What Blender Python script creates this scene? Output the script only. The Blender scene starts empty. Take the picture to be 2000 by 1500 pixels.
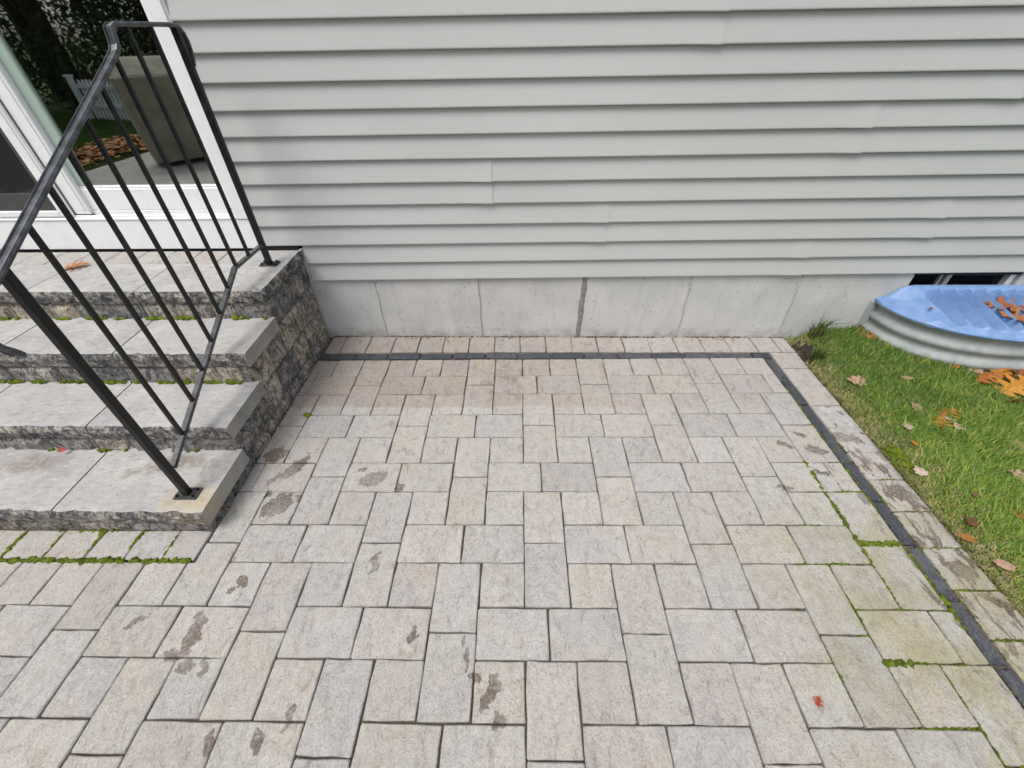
import bpy, bmesh, math, random
import numpy as np
from mathutils import Vector, Matrix, Euler, noise

# ------------------------------------------------------------------ scene / camera / light
S = bpy.context.scene
C = S.collection
U = 0.1524                                  # one paver module (6 in) in metres; lengths below are in modules
random.seed(7)
rng = np.random.default_rng(11)

CAM = (5.9425, -12.958, 9.5743)
CROT = (0.876, 0.0177, 0.0130)
CF = 830.18 / 2000.0
cam = bpy.data.cameras.new('camera'); cam_o = bpy.data.objects.new('camera', cam); C.objects.link(cam_o)
cam.sensor_fit = 'HORIZONTAL'; cam.sensor_width = 36.0; cam.lens = 36.0 * CF
cam.clip_start = 0.05; cam.clip_end = 600.0
cam_o.location = [c * U for c in CAM]; cam_o.rotation_euler = CROT
S.camera = cam_o

SUN_EL, SUN_AZ = math.radians(60), math.radians(218)     # azimuth clockwise from +Y
world = bpy.data.worlds.new('World'); S.world = world; world.use_nodes = True
wn = world.node_tree; wn.nodes.clear()
sky = wn.nodes.new('ShaderNodeTexSky'); sky.sky_type = 'NISHITA'; sky.sun_disc = False
sky.sun_elevation = SUN_EL; sky.sun_rotation = SUN_AZ
sky.air_density = 1.0; sky.dust_density = 4.0; sky.ozone_density = 1.0
hs = wn.nodes.new('ShaderNodeHueSaturation'); hs.inputs['Saturation'].default_value = 0.32
bg = wn.nodes.new('ShaderNodeBackground'); bg.inputs['Strength'].default_value = 0.15
wo = wn.nodes.new('ShaderNodeOutputWorld')
wn.links.new(sky.outputs[0], hs.inputs['Color']); wn.links.new(hs.outputs[0], bg.inputs['Color'])
wn.links.new(bg.outputs[0], wo.inputs['Surface'])

sun = bpy.data.lights.new('sun', 'SUN'); sun_o = bpy.data.objects.new('sun', sun); C.objects.link(sun_o)
sun.energy = 1.3; sun.angle = math.radians(28); sun.color = (1.0, 0.975, 0.94)
sdir = Vector((math.sin(SUN_AZ) * math.cos(SUN_EL), math.cos(SUN_AZ) * math.cos(SUN_EL), math.sin(SUN_EL)))
sun_o.rotation_euler = sdir.to_track_quat('Z', 'Y').to_euler(); sun_o.location = sdir * 30

S.view_settings.view_transform = 'Standard'; S.view_settings.look = 'None'
S.view_settings.gamma = 1.0; S.view_settings.exposure = 0.42
S.view_settings.use_curve_mapping = False
S.render.engine = 'CYCLES'
S.cycles.max_bounces = 5; S.cycles.diffuse_bounces = 2; S.cycles.glossy_bounces = 4
S.cycles.transparent_max_bounces = 8; S.cycles.transmission_bounces = 4
S.cycles.use_denoising = True; S.cycles.use_adaptive_sampling = True; S.cycles.adaptive_threshold = 0.015
S.cycles.sample_clamp_indirect = 8

# ------------------------------------------------------------------ helpers: objects
OFF = {}
def tag(o, label=None, cat=None, group=None, kind=None):
    if label: o['label'] = label
    if cat: o['category'] = cat
    if group: o['group'] = group
    if kind: o['kind'] = kind
    return o
def empty(name, loc=(0, 0, 0), rz=0.0, label=None, cat=None, group=None, kind=None, parent=None):
    o = bpy.data.objects.new(name, None); C.objects.link(o); o.empty_display_size = 0.1
    l = Vector(loc)
    if parent is not None:
        o.parent = parent
        l2 = l - OFF.get(parent, Vector((0, 0, 0)))
    else:
        l2 = l
    o.location = l2 * U; o.rotation_euler = (0, 0, rz); OFF[o] = l
    return tag(o, label, cat, group, kind)
def link(name, me, parent=None, loc=None, rot=None):
    o = bpy.data.objects.new(name, me); C.objects.link(o)
    if parent is not None: o.parent = parent
    if loc is not None: o.location = loc
    if rot is not None: o.rotation_euler = rot
    return o
def mk(name, V, F, mat, parent=None, smooth=False, loc=None):
    """mesh object from vertices in modules; vertices are world coordinates unless the parent was rotated"""
    off = OFF.get(parent, Vector((0, 0, 0))) if parent is not None else Vector((0, 0, 0))
    if parent is not None and OFF.get(('local', parent)): off = Vector((0, 0, 0))
    if parent is None and loc is not None: off = Vector(loc)
    me = bpy.data.meshes.new(name)
    me.from_pydata([((v[0] - off[0]) * U, (v[1] - off[1]) * U, (v[2] - off[2]) * U) for v in V], [], F)
    me.update()
    if smooth: me.polygons.foreach_set('use_smooth', [True] * len(me.polygons))
    if mat: me.materials.append(mat)
    o = link(name, me, parent)
    if parent is None and loc is not None: o.location = Vector(loc) * U
    OFF[o] = off
    return o
def npmesh(name, verts, loops, sizes, mat, cols=None, smooth=False):
    """fast mesh from numpy arrays (verts in modules)"""
    me = bpy.data.meshes.new(name)
    n = len(verts); me.vertices.add(n)
    me.vertices.foreach_set('co', (np.asarray(verts, dtype=np.float32) * U).ravel())
    loops = np.asarray(loops, dtype=np.int32); sizes = np.asarray(sizes, dtype=np.int32)
    me.loops.add(len(loops)); me.loops.foreach_set('vertex_index', loops)
    me.polygons.add(len(sizes))
    st = np.zeros(len(sizes), dtype=np.int32); st[1:] = np.cumsum(sizes)[:-1]
    me.polygons.foreach_set('loop_start', st)
    me.update(calc_edges=True)
    if cols is not None:
        a = me.color_attributes.new('tint', 'FLOAT_COLOR', 'POINT')
        a.data.foreach_set('color', np.concatenate([cols, np.ones((n, 1))], 1).astype(np.float32).ravel())
    if smooth: me.polygons.foreach_set('use_smooth', np.ones(len(sizes), dtype=bool))
    me.materials.append(mat)
    return me
def box(x0, x1, y0, y1, z0, z1):
    V = [(x0, y0, z0), (x1, y0, z0), (x1, y1, z0), (x0, y1, z0), (x0, y0, z1), (x1, y0, z1), (x1, y1, z1), (x0, y1, z1)]
    F = [(3, 2, 1, 0), (4, 5, 6, 7), (0, 1, 5, 4), (1, 2, 6, 5), (2, 3, 7, 6), (3, 0, 4, 7)]
    return V, F
def bbox(x0, x1, y0, y1, z0, z1, b=0.02, seg=1):
    bm = bmesh.new()
    V, F = box(x0, x1, y0, y1, z0, z1)
    vs = [bm.verts.new(v) for v in V]
    for f in F: bm.faces.new([vs[i] for i in f])
    bmesh.ops.bevel(bm, geom=bm.edges[:], offset=b, segments=seg, affect='EDGES', profile=0.5)
    bm.verts.index_update()
    V = [tuple(v.co) for v in bm.verts]; F = [tuple(v.index for v in f.verts) for f in bm.faces]
    bm.free(); return V, F
def join(*parts):
    V, F = [], []
    for v, f in parts:
        n = len(V); V += list(v); F += [tuple(i + n for i in q) for q in f]
    return V, F
def mapv(VF, fn): return [fn(*v) for v in VF[0]], VF[1]
def sweep(path, prof, side=(1, 0, 0), closed_prof=True, caps=True):
    """sweep a profile (a along side, b along the in-plane normal) along a planar path with mitres"""
    side = Vector(side); P = [Vector(p) for p in path]; V = []; F = []; m = len(prof)
    for i, p in enumerate(P):
        t0 = (p - P[i - 1]).normalized() if i > 0 else None
        t1 = (P[i + 1] - p).normalized() if i < len(P) - 1 else None
        if t0 is None: t0 = t1
        if t1 is None: t1 = t0
        t = (t0 + t1).normalized(); n = side.cross(t).normalized()
        k = 1.0 / max(0.45, t.dot(t1))
        for a, b in prof: V.append(tuple(p + side * a + n * (b * k)))
    for i in range(len(P) - 1):
        for j in range(m if closed_prof else m - 1):
            j2 = (j + 1) % m
            F.append((i * m + j, i * m + j2, (i + 1) * m + j2, (i + 1) * m + j))
    if caps and closed_prof:
        F.append(tuple(reversed(range(m)))); F.append(tuple((len(P) - 1) * m + j for j in range(m)))
    return V, F
def sst(a, b, x):
    t = min(1.0, max(0.0, (x - a) / (b - a))); return t * t * (3 - 2 * t)
def nz(x, y, z): return noise.noise(Vector((x, y, z)))

# ------------------------------------------------------------------ helpers: materials
class G:
    def __init__(s, name):
        s.m = bpy.data.materials.new(name); s.m.use_nodes = True
        s.t = s.m.node_tree; s.t.nodes.clear()
        s.out = s.t.nodes.new('ShaderNodeOutputMaterial')
    def n(s, typ, **kw):
        x = s.t.nodes.new(typ)
        for k, v in kw.items(): setattr(x, k, v)
        return x
    def set(s, sock, v):
        if v is None: return
        if isinstance(v, bpy.types.NodeSocket): s.t.links.new(v, sock)
        elif isinstance(v, (tuple, list)) and sock.type == 'RGBA' and len(v) == 3: sock.default_value = (*v, 1)
        else: sock.default_value = v
    def pos(s):
        if not hasattr(s, '_p'): s._p = s.n('ShaderNodeNewGeometry').outputs['Position']
        return s._p
    def objc(s): return s.n('ShaderNodeTexCoord').outputs['Object']
    def info(s):
        if not hasattr(s, '_i'): s._i = s.n('ShaderNodeObjectInfo')
        return s._i
    def attr(s, name='tint'): return s.n('ShaderNodeAttribute', attribute_name=name).outputs['Color']
    def math(s, op, a, b=None, c=None, clamp=False):
        x = s.n('ShaderNodeMath', operation=op, use_clamp=clamp)
        s.set(x.inputs[0], a); s.set(x.inputs[1], b)
        if c is not None: s.set(x.inputs[2], c)
        return x.outputs[0]
    def vmath(s, op, a, b=None):
        x = s.n('ShaderNodeVectorMath', operation=op); s.set(x.inputs[0], a); s.set(x.inputs[1], b)
        return x.outputs['Value'] if op in ('LENGTH', 'DOT_PRODUCT') else x.outputs['Vector']
    def mapping(s, v, loc=(0, 0, 0), rot=(0, 0, 0), scale=(1, 1, 1), typ='POINT'):
        x = s.n('ShaderNodeMapping', vector_type=typ); s.set(x.inputs[0], v)
        x.inputs['Location'].default_value = loc; x.inputs['Rotation'].default_value = rot; x.inputs['Scale'].default_value = scale
        return x.outputs[0]
    def noise(s, v, scale, detail=4, rough=0.55, dist=0.0):
        x = s.n('ShaderNodeTexNoise'); s.set(x.inputs['Vector'], v); x.inputs['Scale'].default_value = scale
        x.inputs['Detail'].default_value = detail; x.inputs['Roughness'].default_value = rough; x.inputs['Distortion'].default_value = dist
        return x.outputs['Fac']
    def noisec(s, v, scale, detail=3):
        x = s.n('ShaderNodeTexNoise'); s.set(x.inputs['Vector'], v); x.inputs['Scale'].default_value = scale
        x.inputs['Detail'].default_value = detail; return x.outputs['Color']
    def voro(s, v, scale, feature='F1', rnd=1.0):
        x = s.n('ShaderNodeTexVoronoi', feature=feature); s.set(x.inputs['Vector'], v); x.inputs['Scale'].default_value = scale
        x.inputs['Randomness'].default_value = rnd
        return x.outputs['Distance']
    def mr(s, v, a, b, c=0.0, d=1.0, typ='SMOOTHSTEP'):
        x = s.n('ShaderNodeMapRange', interpolation_type=typ); s.set(x.inputs[0], v)
        x.inputs[1].default_value = a; x.inputs[2].default_value = b; x.inputs[3].default_value = c; x.inputs[4].default_value = d
        return x.outputs[0]
    def ramp(s, f, stops):
        x = s.n('ShaderNodeValToRGB'); s.set(x.inputs[0], f); e = x.color_ramp.elements
        while len(e) < len(stops): e.new(0.5)
        for i, (p, c) in enumerate(stops):
            e[i].position = p; e[i].color = (*c, 1) if len(c) == 3 else c
        return x.outputs[0]
    def mix(s, f, a, b, blend='MIX'):
        x = s.n('ShaderNodeMix', data_type='RGBA', blend_type=blend)
        s.set(x.inputs[0], f); s.set(x.inputs[6], a); s.set(x.inputs[7], b); return x.outputs[2]
    def val(s, v, f):  # scale colour by factor
        return s.mix(1.0, v, s.comb(f), 'MULTIPLY')
    def comb(s, f):
        x = s.n('ShaderNodeCombineColor'); [s.set(x.inputs[i], f) for i in range(3)]; return x.outputs[0]
    def xyz(s, v):
        x = s.n('ShaderNodeSeparateXYZ'); s.set(x.inputs[0], v); return x.outputs
    def bump(s, h, strength=0.4, dist=0.01, normal=None):
        x = s.n('ShaderNodeBump'); s.set(x.inputs['Height'], h); x.inputs['Strength'].default_value = strength
        x.inputs['Distance'].default_value = dist
        if normal is not None: s.set(x.inputs['Normal'], normal)
        return x.outputs[0]
    def bsdf(s, color, rough=0.6, normal=None, spec=0.5, metal=0.0, **kw):
        x = s.n('ShaderNodeBsdfPrincipled'); s.set(x.inputs['Base Color'], color); s.set(x.inputs['Roughness'], rough)
        s.set(x.inputs['Normal'], normal); s.set(x.inputs['Metallic'], metal); s.set(x.inputs['Specular IOR Level'], spec)
        for k, v in kw.items(): s.set(x.inputs[k], v)
        return x.outputs[0]
    def done(s, sh): s.t.links.new(sh, s.out.inputs['Surface']); return s.m

def stain_mask(g, pu, stains, warp):
    """irregular wet patches: list of (x, y, rx, ry, angle) in modules; warp = noise-distorted position"""
    acc = None
    brk = g.math('MULTIPLY_ADD', g.noise(g.mapping(pu, scale=(1.0, .7, 1)), 7.5, 5, .68), 1.5, -.75)
    for (x, y, rx, ry, a) in stains:
        q = g.mapping(warp, (x, y, 0), (0, 0, math.radians(a)), (rx, ry, 1000), 'TEXTURE')
        d = g.mr(g.math('ADD', g.vmath('LENGTH', q), brk), 0.82, 1.02, 1.0, 0.0)
        acc = d if acc is None else g.math('MAXIMUM', acc, d)
    return acc

WET = [(1.79, -5.59, .40, .26, 20), (1.45, -5.25, .16, .07, 30), (2.62, -5.84, .11, .16, 0), (-.56, -6.45, .34, .50, -35), (-.95, -6.05, .10, .12, 0), (-.05, -6.2, .10, .12, -20),
       (-.55, -5.12, .50, .20, 60), (-.95, -5.5, .34, .10, 55), (-1.35, -4.72, .42, .28, 20), (2.51, -8.0, .12, .26, 10), (2.42, -8.16, .07, .10, 0),
       (3.67, -9.56, .10, .16, -25), (5.32, -10.55, .13, .38, -25), (5.05, -10.3, .18, .08, -20), (4.83, -10.0, .05, .26, -15), (4.75, -9.72, .05, .12, -10), (5.5, -10.95, .10, .12, 0),
       (-.94, -9.5, .16, .42, 15), (-1.05, -9.93, .26, .12, 10), (-.45, -8.47, .10, .18, 35), (-.62, -8.68, .14, .07, 40), (-2.31, -9.35, .24, .07, 40), (-.72, -10.15, .16, .12, 0), (-.35, -10.2, .09, .18, 20),
       (15.64, -4.05, .46, .17, -10), (16.1, -3.0, .16, .06, -30), (15.85, -2.75, .10, .07, 0), (14.35, -3.9, .25, .09, -30), (13.75, -4.35, .30, .12, -30), (14.55, -4.55, .35, .14, -20),
       (15.95, -6.05, .34, .32, 0), (15.9, -8.15, .30, .22, -40), (16.1, -8.85, .34, .12, -35), (13.0, -5.9, .26, .10, -15), (14.3, -5.35, .28, .12, -20), (1.25, -11.3, .08, .24, 20), (.42, -11.3, .08, .2, 20), (1.66, -11.0, .06, .22, 5)]

def paver_material(name, from_attr=False, dark=False, feats=(), stains=()):
    g = G(name); P = g.pos(); inf = g.info()
    pu = g.vmath('SCALE', P); pu.node.inputs['Scale'].default_value = 1.0 / U
    X, Y = g.xyz(pu)[0], g.xyz(pu)[1]
    rp = g.vmath('ADD', P, g.vmath('MULTIPLY', inf.outputs['Random'], (31.7, 17.3, 5.1)))
    base = g.attr() if from_attr else inf.outputs['Color']
    mid = g.noise(rp, 38.0, 4, 0.68)
    gran = g.noise(rp, 165.0, 3, 0.75)
    if dark:
        c = g.mix(g.mr(mid, 0.3, 0.72), base, (0.045, 0.050, 0.062))
        c = g.mix(g.mr(gran, 0.50, 0.72), c, (0.17, 0.175, 0.19))
        rid = g.noise(g.mapping(rp, rot=(0, 0, .4), scale=(1, .5, 1)), 34, 5, 0.7, .8)
        h = g.math('ADD', rid, g.math('MULTIPLY', gran, 0.3))
        c = g.mix(g.mr(rid, .30, .48, .7, 0), c, (.022, .024, .030))
        return g.done(g.bsdf(c, 0.55, g.bump(h, 1.0, 0.014), 0.5))
    # mineral blend inside one paver: grey, tan, rose
    blot = g.noise(rp, 8.0, 3, 0.6)
    c = g.mix(g.mr(blot, 0.46, 0.70, 0.0, 0.55), base, g.mix(0.5, base, (0.47, 0.39, 0.29)))
    c = g.mix(g.mr(g.noise(g.vmath('ADD', rp, (9.1, 4.2, 0)), 6.0, 2), 0.48, 0.70, 0.0, 0.55), c, g.mix(0.5, base, (0.36, 0.355, 0.36)))
    c = g.mix(g.mr(mid, 0.40, 0.70, 0.0, 0.45), c, g.mix(1.0, c, (0.70, 0.66, 0.64), 'MULTIPLY'))
    c = g.mix(g.mr(gran, 0.52, 0.68, 0.0, 0.62), c, g.mix(1.0, c, (0.50, 0.46, 0.44), 'MULTIPLY'))
    c = g.mix(g.mr(gran, 0.46, 0.32, 0.0, 0.55), c, g.mix(1.0, c, (1.35, 1.34, 1.30), 'MULTIPLY'))
    rough = 0.8
    if 'band' in feats:    # dry dusty band under the drip line of the roof
        wob = g.math('MULTIPLY_ADD', g.noise(P, 3.5, 3), 0.5, -0.25)
        yy = g.math('ADD', Y, wob)
        band = g.math('MULTIPLY', g.mr(yy, -2.72, -2.58), g.mr(X, 4.0, 12.0, 0.9, 0.30))
        c = g.mix(g.math('MULTIPLY', band, 0.9), c, g.mix(1.0, c, (0.84, 0.765, 0.725), 'MULTIPLY'))
        gr = g.mr(g.vmath('LENGTH', g.mapping(pu, (5.35, -1.3, 0), (0, 0, 0), (1.0, 1.6, 1000), 'TEXTURE')), .2, 1.2, .8, .16)
        grime = g.math('MULTIPLY', g.math('MULTIPLY', band, g.mr(g.noise(P, 13, 5, .75), 0.46, 0.70)), gr)
        c = g.mix(grime, c, (0.17, 0.125, 0.09))
    if 'algae' in feats:   # olive film on the lawn side
        alg = g.math('MULTIPLY', g.math('MULTIPLY', g.mr(X, 9.5, 14.5), g.mr(Y, -5.0, -8.0)), g.mr(g.noise(P, 5.5, 4), 0.36, 0.66, 0.20, 0.95))
        c = g.mix(alg, c, g.mix(1.0, c, (0.80, 0.77, 0.54), 'MULTIPLY'))
    wet = None
    if stains:
        wv = g.vmath('ADD', pu, g.vmath('MULTIPLY', g.vmath('SUBTRACT', g.noisec(pu, 3.6, 6), (0.5, 0.5, 0.5)), (0.42, 0.42, 0.0)))
        wet = stain_mask(g, pu, stains, g.vmath('MULTIPLY', wv, (1, 1, 0)))
    if 'drops' in feats:   # streaky drips near the lawn
        strk = g.noise(g.mapping(g.vmath('ADD', pu, g.vmath('MULTIPLY', g.noisec(pu, 1.2, 2), (0.6, 0.6, 0))), rot=(0, 0, math.radians(24)), scale=(4.6, 1.5, 1)), 1.0, 4, 0.6)
        thr = g.math('MULTIPLY', g.mr(X, 13.4, 15.7), g.mr(Y, -2.6, -4.2))
        w2 = g.math('MULTIPLY', g.mr(g.math('ADD', strk, g.math('MULTIPLY', thr, 0.145)), 0.66, 0.69), thr)
        wet = w2 if wet is None else g.math('MAXIMUM', wet, w2)
    if wet is not None:
        wet = g.math('MULTIPLY', g.mr(wet, .25, .75), g.math('MULTIPLY', g.mr(g.noise(P, 95, 4), 0.32, 0.55, 0.50, 1.0), g.mr(g.noise(P, 9, 3), .35, .6, .65, 1.0)))
        c = g.mix(wet, c, g.mix(1.0, c, (0.37, 0.315, 0.275), 'MULTIPLY'))
        rough = g.mr(wet, 0, 1, 0.80, 0.55)
    cl = g.noise(g.mapping(rp, rot=(0, 0, .6), scale=(1.0, 0.55, 1)), 30, 6, 0.72, 0.8)
    c = g.mix(g.mr(cl, 0.47, 0.30, 0.0, 0.75), c, g.mix(1.0, c, (0.62, 0.58, 0.55), 'MULTIPLY'))  # relief shading put into the colour: hollows darkened, raised spots lightened
    c = g.mix(g.mr(cl, 0.56, 0.72, 0.0, 0.5), c, g.mix(1.0, c, (1.18, 1.18, 1.17), 'MULTIPLY'))
    h = g.math('ADD', cl, g.math('MULTIPLY', gran, 0.30))
    return g.done(g.bsdf(c, rough, g.bump(h, 0.85, 0.012), 0.3))

PMATS = {}
def paver_variant(x0, x1, y0, y1):
    f = []
    if y1 > -3.1: f.append('band')
    if x1 > 9.5 and y0 < -5: f.append('algae')
    if x1 > 13.4 and y0 < -2.6: f.append('drops')
    st = tuple(q for q in WET if x0 - .75 * max(q[2], q[3]) - .2 < q[0] < x1 + .75 * max(q[2], q[3]) + .2 and y0 - .75 * max(q[2], q[3]) - .2 < q[1] < y1 + .75 * max(q[2], q[3]) + .2)
    key = (tuple(f), st)
    if key not in PMATS: PMATS[key] = paver_material('paver_concrete', feats=f, stains=st)
    return PMATS[key]

MAT = {}
MAT['paver'] = paver_material('paver_concrete')
MAT['paver_far'] = paver_material('paver_concrete_far', True)
MAT['edging'] = paver_material('edging_granite', dark=True)

def simple(name, fn):
    g = G(name); MAT[name] = g.done(fn(g))

# fine joint sand and bedding
simple('bedding', lambda g: g.bsdf(g.ramp(g.noise(g.pos(), 160, 4, .7), [(.3, (.045, .037, .029)), (.7, (.17, .14, .11))]), 0.95, g.bump(g.noise(g.pos(), 300, 3), .6, .004)))
def m_soil(g):
    n1 = g.noise(g.pos(), 60, 6, .7)
    return g.bsdf(g.ramp(n1, [(.3, (.012, .009, .007)), (.6, (.045, .033, .024)), (.78, (.16, .13, .09))]), 0.95, g.bump(n1, 0.9, .02))
simple('soil', m_soil)
def m_ground(g):
    n1 = g.noise(g.pos(), 5, 5, .6); n2 = g.noise(g.pos(), 70, 5, .75)
    c = g.ramp(g.math('ADD', g.math('MULTIPLY', n1, .45), g.math('MULTIPLY', n2, .55)), [(.3, (.018, .035, .008)), (.52, (.045, .085, .018)), (.72, (.10, .14, .035))])
    return g.bsdf(c, 0.9, g.bump(n2, 0.8, .03), 0.2)
simple('far_lawn', m_ground)
def m_siding(g):
    inf = g.info(); P = g.objc()
    rp = g.vmath('ADD', P, g.vmath('MULTIPLY', inf.outputs['Random'], (13.0, 0, 7.0)))
    big = g.noise(rp, 1.3, 3)
    grain = g.noise(g.mapping(rp, scale=(1.2, 40, 46)), 5.0, 5, .65)
    c = g.mix(g.mr(big, .3, .7), (.424, .439, .428), (.448, .463, .452))
    c = g.mix(g.mr(grain, .45, .75, 0, .10), c, (.40, .42, .40))
    sp = g.math('MULTIPLY', g.mr(g.voro(P, 9.0), .012, .02, .8, 0), g.mr(g.noise(P, 2.0, 1), .5, .55))
    c = g.mix(sp, c, (.08, .07, .06))
    return g.bsdf(c, g.mr(grain, .3, .7, .40, .55), g.bump(grain, .18, .003), 0.35)
simple('siding', m_siding)
def m_concrete(g):
    P = g.objc(); inf = g.info()
    rp = g.vmath('ADD', P, g.vmath('MULTIPLY', inf.outputs['Random'], (5.0, 0, 3.0)))
    big = g.noise(rp, 4.0, 5, .6); fine = g.noise(rp, 180, 4, .7)
    runs = g.noise(g.mapping(rp, scale=(1, 1, .12)), 22, 4, .6)
    c = g.ramp(big, [(.25, (.43, .43, .425)), (.5, (.50, .498, .49)), (.75, (.56, .557, .55))])
    c = g.mix(g.mr(runs, .48, .75, 0, .26), c, (.31, .31, .305))
    c = g.mix(g.mr(fine, .55, .8, 0, .35), c, (.33, .33, .32))
    vz = g.xyz(P)[2]
    low = g.math('MULTIPLY', g.mr(vz, .10 * U, .55 * U, 1, 0), g.mr(g.noise(rp, 14, 5), .38, .62))
    c = g.mix(g.math('MULTIPLY', low, .55), c, (.26, .245, .21))
    # bug holes in clusters
    hole = g.mr(g.voro(rp, 34.0), .10, .16, 1, 0)
    gate = g.mr(g.noise(rp, 9.0, 2), .44, .54)
    hole = g.math('MULTIPLY', hole, gate)
    hole2 = g.math('MULTIPLY', g.mr(g.voro(g.vmath('ADD', rp, (3, 1, 2)), 90.0), .10, .17, 1, 0), g.mr(g.noise(rp, 13.0, 2), .46, .56))
    hl = g.math('MAXIMUM', hole, hole2)
    c = g.mix(g.math('MULTIPLY', hl, .62), c, (.16, .155, .145))
    h = g.math('SUBTRACT', g.math('ADD', g.math('MULTIPLY', fine, .18), g.math('MULTIPLY', runs, .25)), g.math('MULTIPLY', hl, 1.6))
    return g.bsdf(c, .85, g.bump(h, .55, .005), .25)
simple('concrete', m_concrete)
simple('seam', lambda g: g.bsdf(g.ramp(g.noise(g.pos(), 60, 5, .7), [(.3, (.33, .33, .315)), (.7, (.50, .50, .485))]), .9, g.bump(g.noise(g.pos(), 140, 4), .7, .006), .2))
simple('seam_mortar', lambda g: g.bsdf(g.ramp(g.noise(g.pos(), 50, 5, .7), [(.3, (.17, .16, .145)), (.7, (.29, .275, .25))]), .9, g.bump(g.noise(g.pos(), 140, 4), .7, .006), .2))
def m_tread(g, side=False):
    P = g.pos(); inf = g.info(); rp = g.vmath('ADD', P, g.vmath('MULTIPLY', inf.outputs['Random'], (7.0, 11.0, 3.0)))
    pu = g.vmath('SCALE', P); pu.node.inputs['Scale'].default_value = 1.0 / U
    big = g.noise(rp, 6, 4, .6); streak = g.noise(g.mapping(rp, rot=(0, 0, .25), scale=(.40, 1, 1)), 60, 5, .75, .4); fine = g.noise(rp, 190, 3, .75)
    c = g.ramp(big, [(.3, (.345, .339, .342)), (.5, (.42, .41, .40)), (.7, (.495, .478, .446))])
    c = g.mix(g.mr(streak, .50, .68, 0, .75), c, (.26, .25, .245))
    c = g.mix(g.mr(streak, .44, .30, 0, .7), c, (.62, .60, .57))
    c = g.mix(g.mr(fine, .53, .70, 0, .65), c, (.22, .215, .21))
    # split front face: dark granite mottling (below the arris)
    nrm_z = g.xyz(g.n('ShaderNodeNewGeometry').outputs['True Normal'])[2]
    spl = g.noise(rp, 42, 6, .85); spl2 = g.noise(g.mapping(rp, scale=(1, 1, 1.5)), 11, 4, .65, .8)
    dc = g.ramp(g.math('ADD', g.math('MULTIPLY', spl, .72), g.math('MULTIPLY', spl2, .28)), [(.40, (.022, .024, .030)), (.47, (.075, .076, .084)), (.53, (.22, .205, .18)), (.60, (.50, .46, .39))])
    fy = g.xyz(g.n('ShaderNodeNewGeometry').outputs['True Normal'])[1]
    if side: fy = g.math('MINIMUM', fy, g.math('MULTIPLY', g.xyz(g.n('ShaderNodeNewGeometry').outputs['True Normal'])[0], -1.0))
    c = g.mix(g.mr(fy, -.55, -.30, 1, 0), c, dc)
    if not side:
        sx_ = g.xyz(g.n('ShaderNodeNewGeometry').outputs['True Normal'])[0]  # right-facing tread ends: grimy formed finish with their shade put into the colour
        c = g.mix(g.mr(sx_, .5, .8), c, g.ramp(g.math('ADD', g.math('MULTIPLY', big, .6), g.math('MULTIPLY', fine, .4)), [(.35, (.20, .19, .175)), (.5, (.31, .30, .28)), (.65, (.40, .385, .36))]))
    # stains round the post foot and on the lowest tread
    wv = g.vmath('ADD', pu, g.vmath('MULTIPLY', g.vmath('SUBTRACT', g.noisec(pu, 2.6, 5), (.5, .5, .5)), (.7, .5, 0)))
    wv = g.vmath('MULTIPLY', wv, (1, 1, 0))
    low = g.mr(g.xyz(pu)[2], 1.0, 1.1, 1, 0)
    acc = None
    for (x, y, rx, ry, a, k) in [(-3.35, -5.75, .75, .35, 12, .85), (-2.75, -5.65, .35, .30, 0, .6), (-4.2, -6.05, .40, .18, 15, .5), (-7.2, -5.75, 1.0, .40, 5, .6), (-2.3, -5.95, .25, .45, 0, .5)]:
        d = g.mr(g.vmath('LENGTH', g.mapping(wv, (x, y, 0), (0, 0, math.radians(a)), (rx, ry, 1000), 'TEXTURE')), .35, 1.15, k, 0)
        acc = d if acc is None else g.math('MAXIMUM', acc, d)
    acc = g.math('MULTIPLY', g.math('MULTIPLY', acc, low), g.mr(g.noise(P, 45, 4), .3, .6, .35, .9))
    c = g.mix(acc, c, (.165, .115, .075))
    rust = g.math('MULTIPLY', g.mr(g.vmath('LENGTH', g.mapping(wv, (-2.2, -6.85, 0), (0, 0, 0), (.95, .55, 1000), 'TEXTURE')), .3, 1.1, .55, 0), low)
    c = g.mix(rust, c, (.47, .36, .20))
    h = g.math('ADD', g.math('MULTIPLY', streak, .8), g.math('ADD', g.math('MULTIPLY', fine, .35), g.math('MULTIPLY', g.mr(fy, -.55, -.3, 1, 0), g.math('MULTIPLY', spl, 2.2))))
    return g.bsdf(c, .8, g.bump(h, .6, .006), .3)
simple('tread', m_tread); simple('coping', lambda g: m_tread(g, True))
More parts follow.
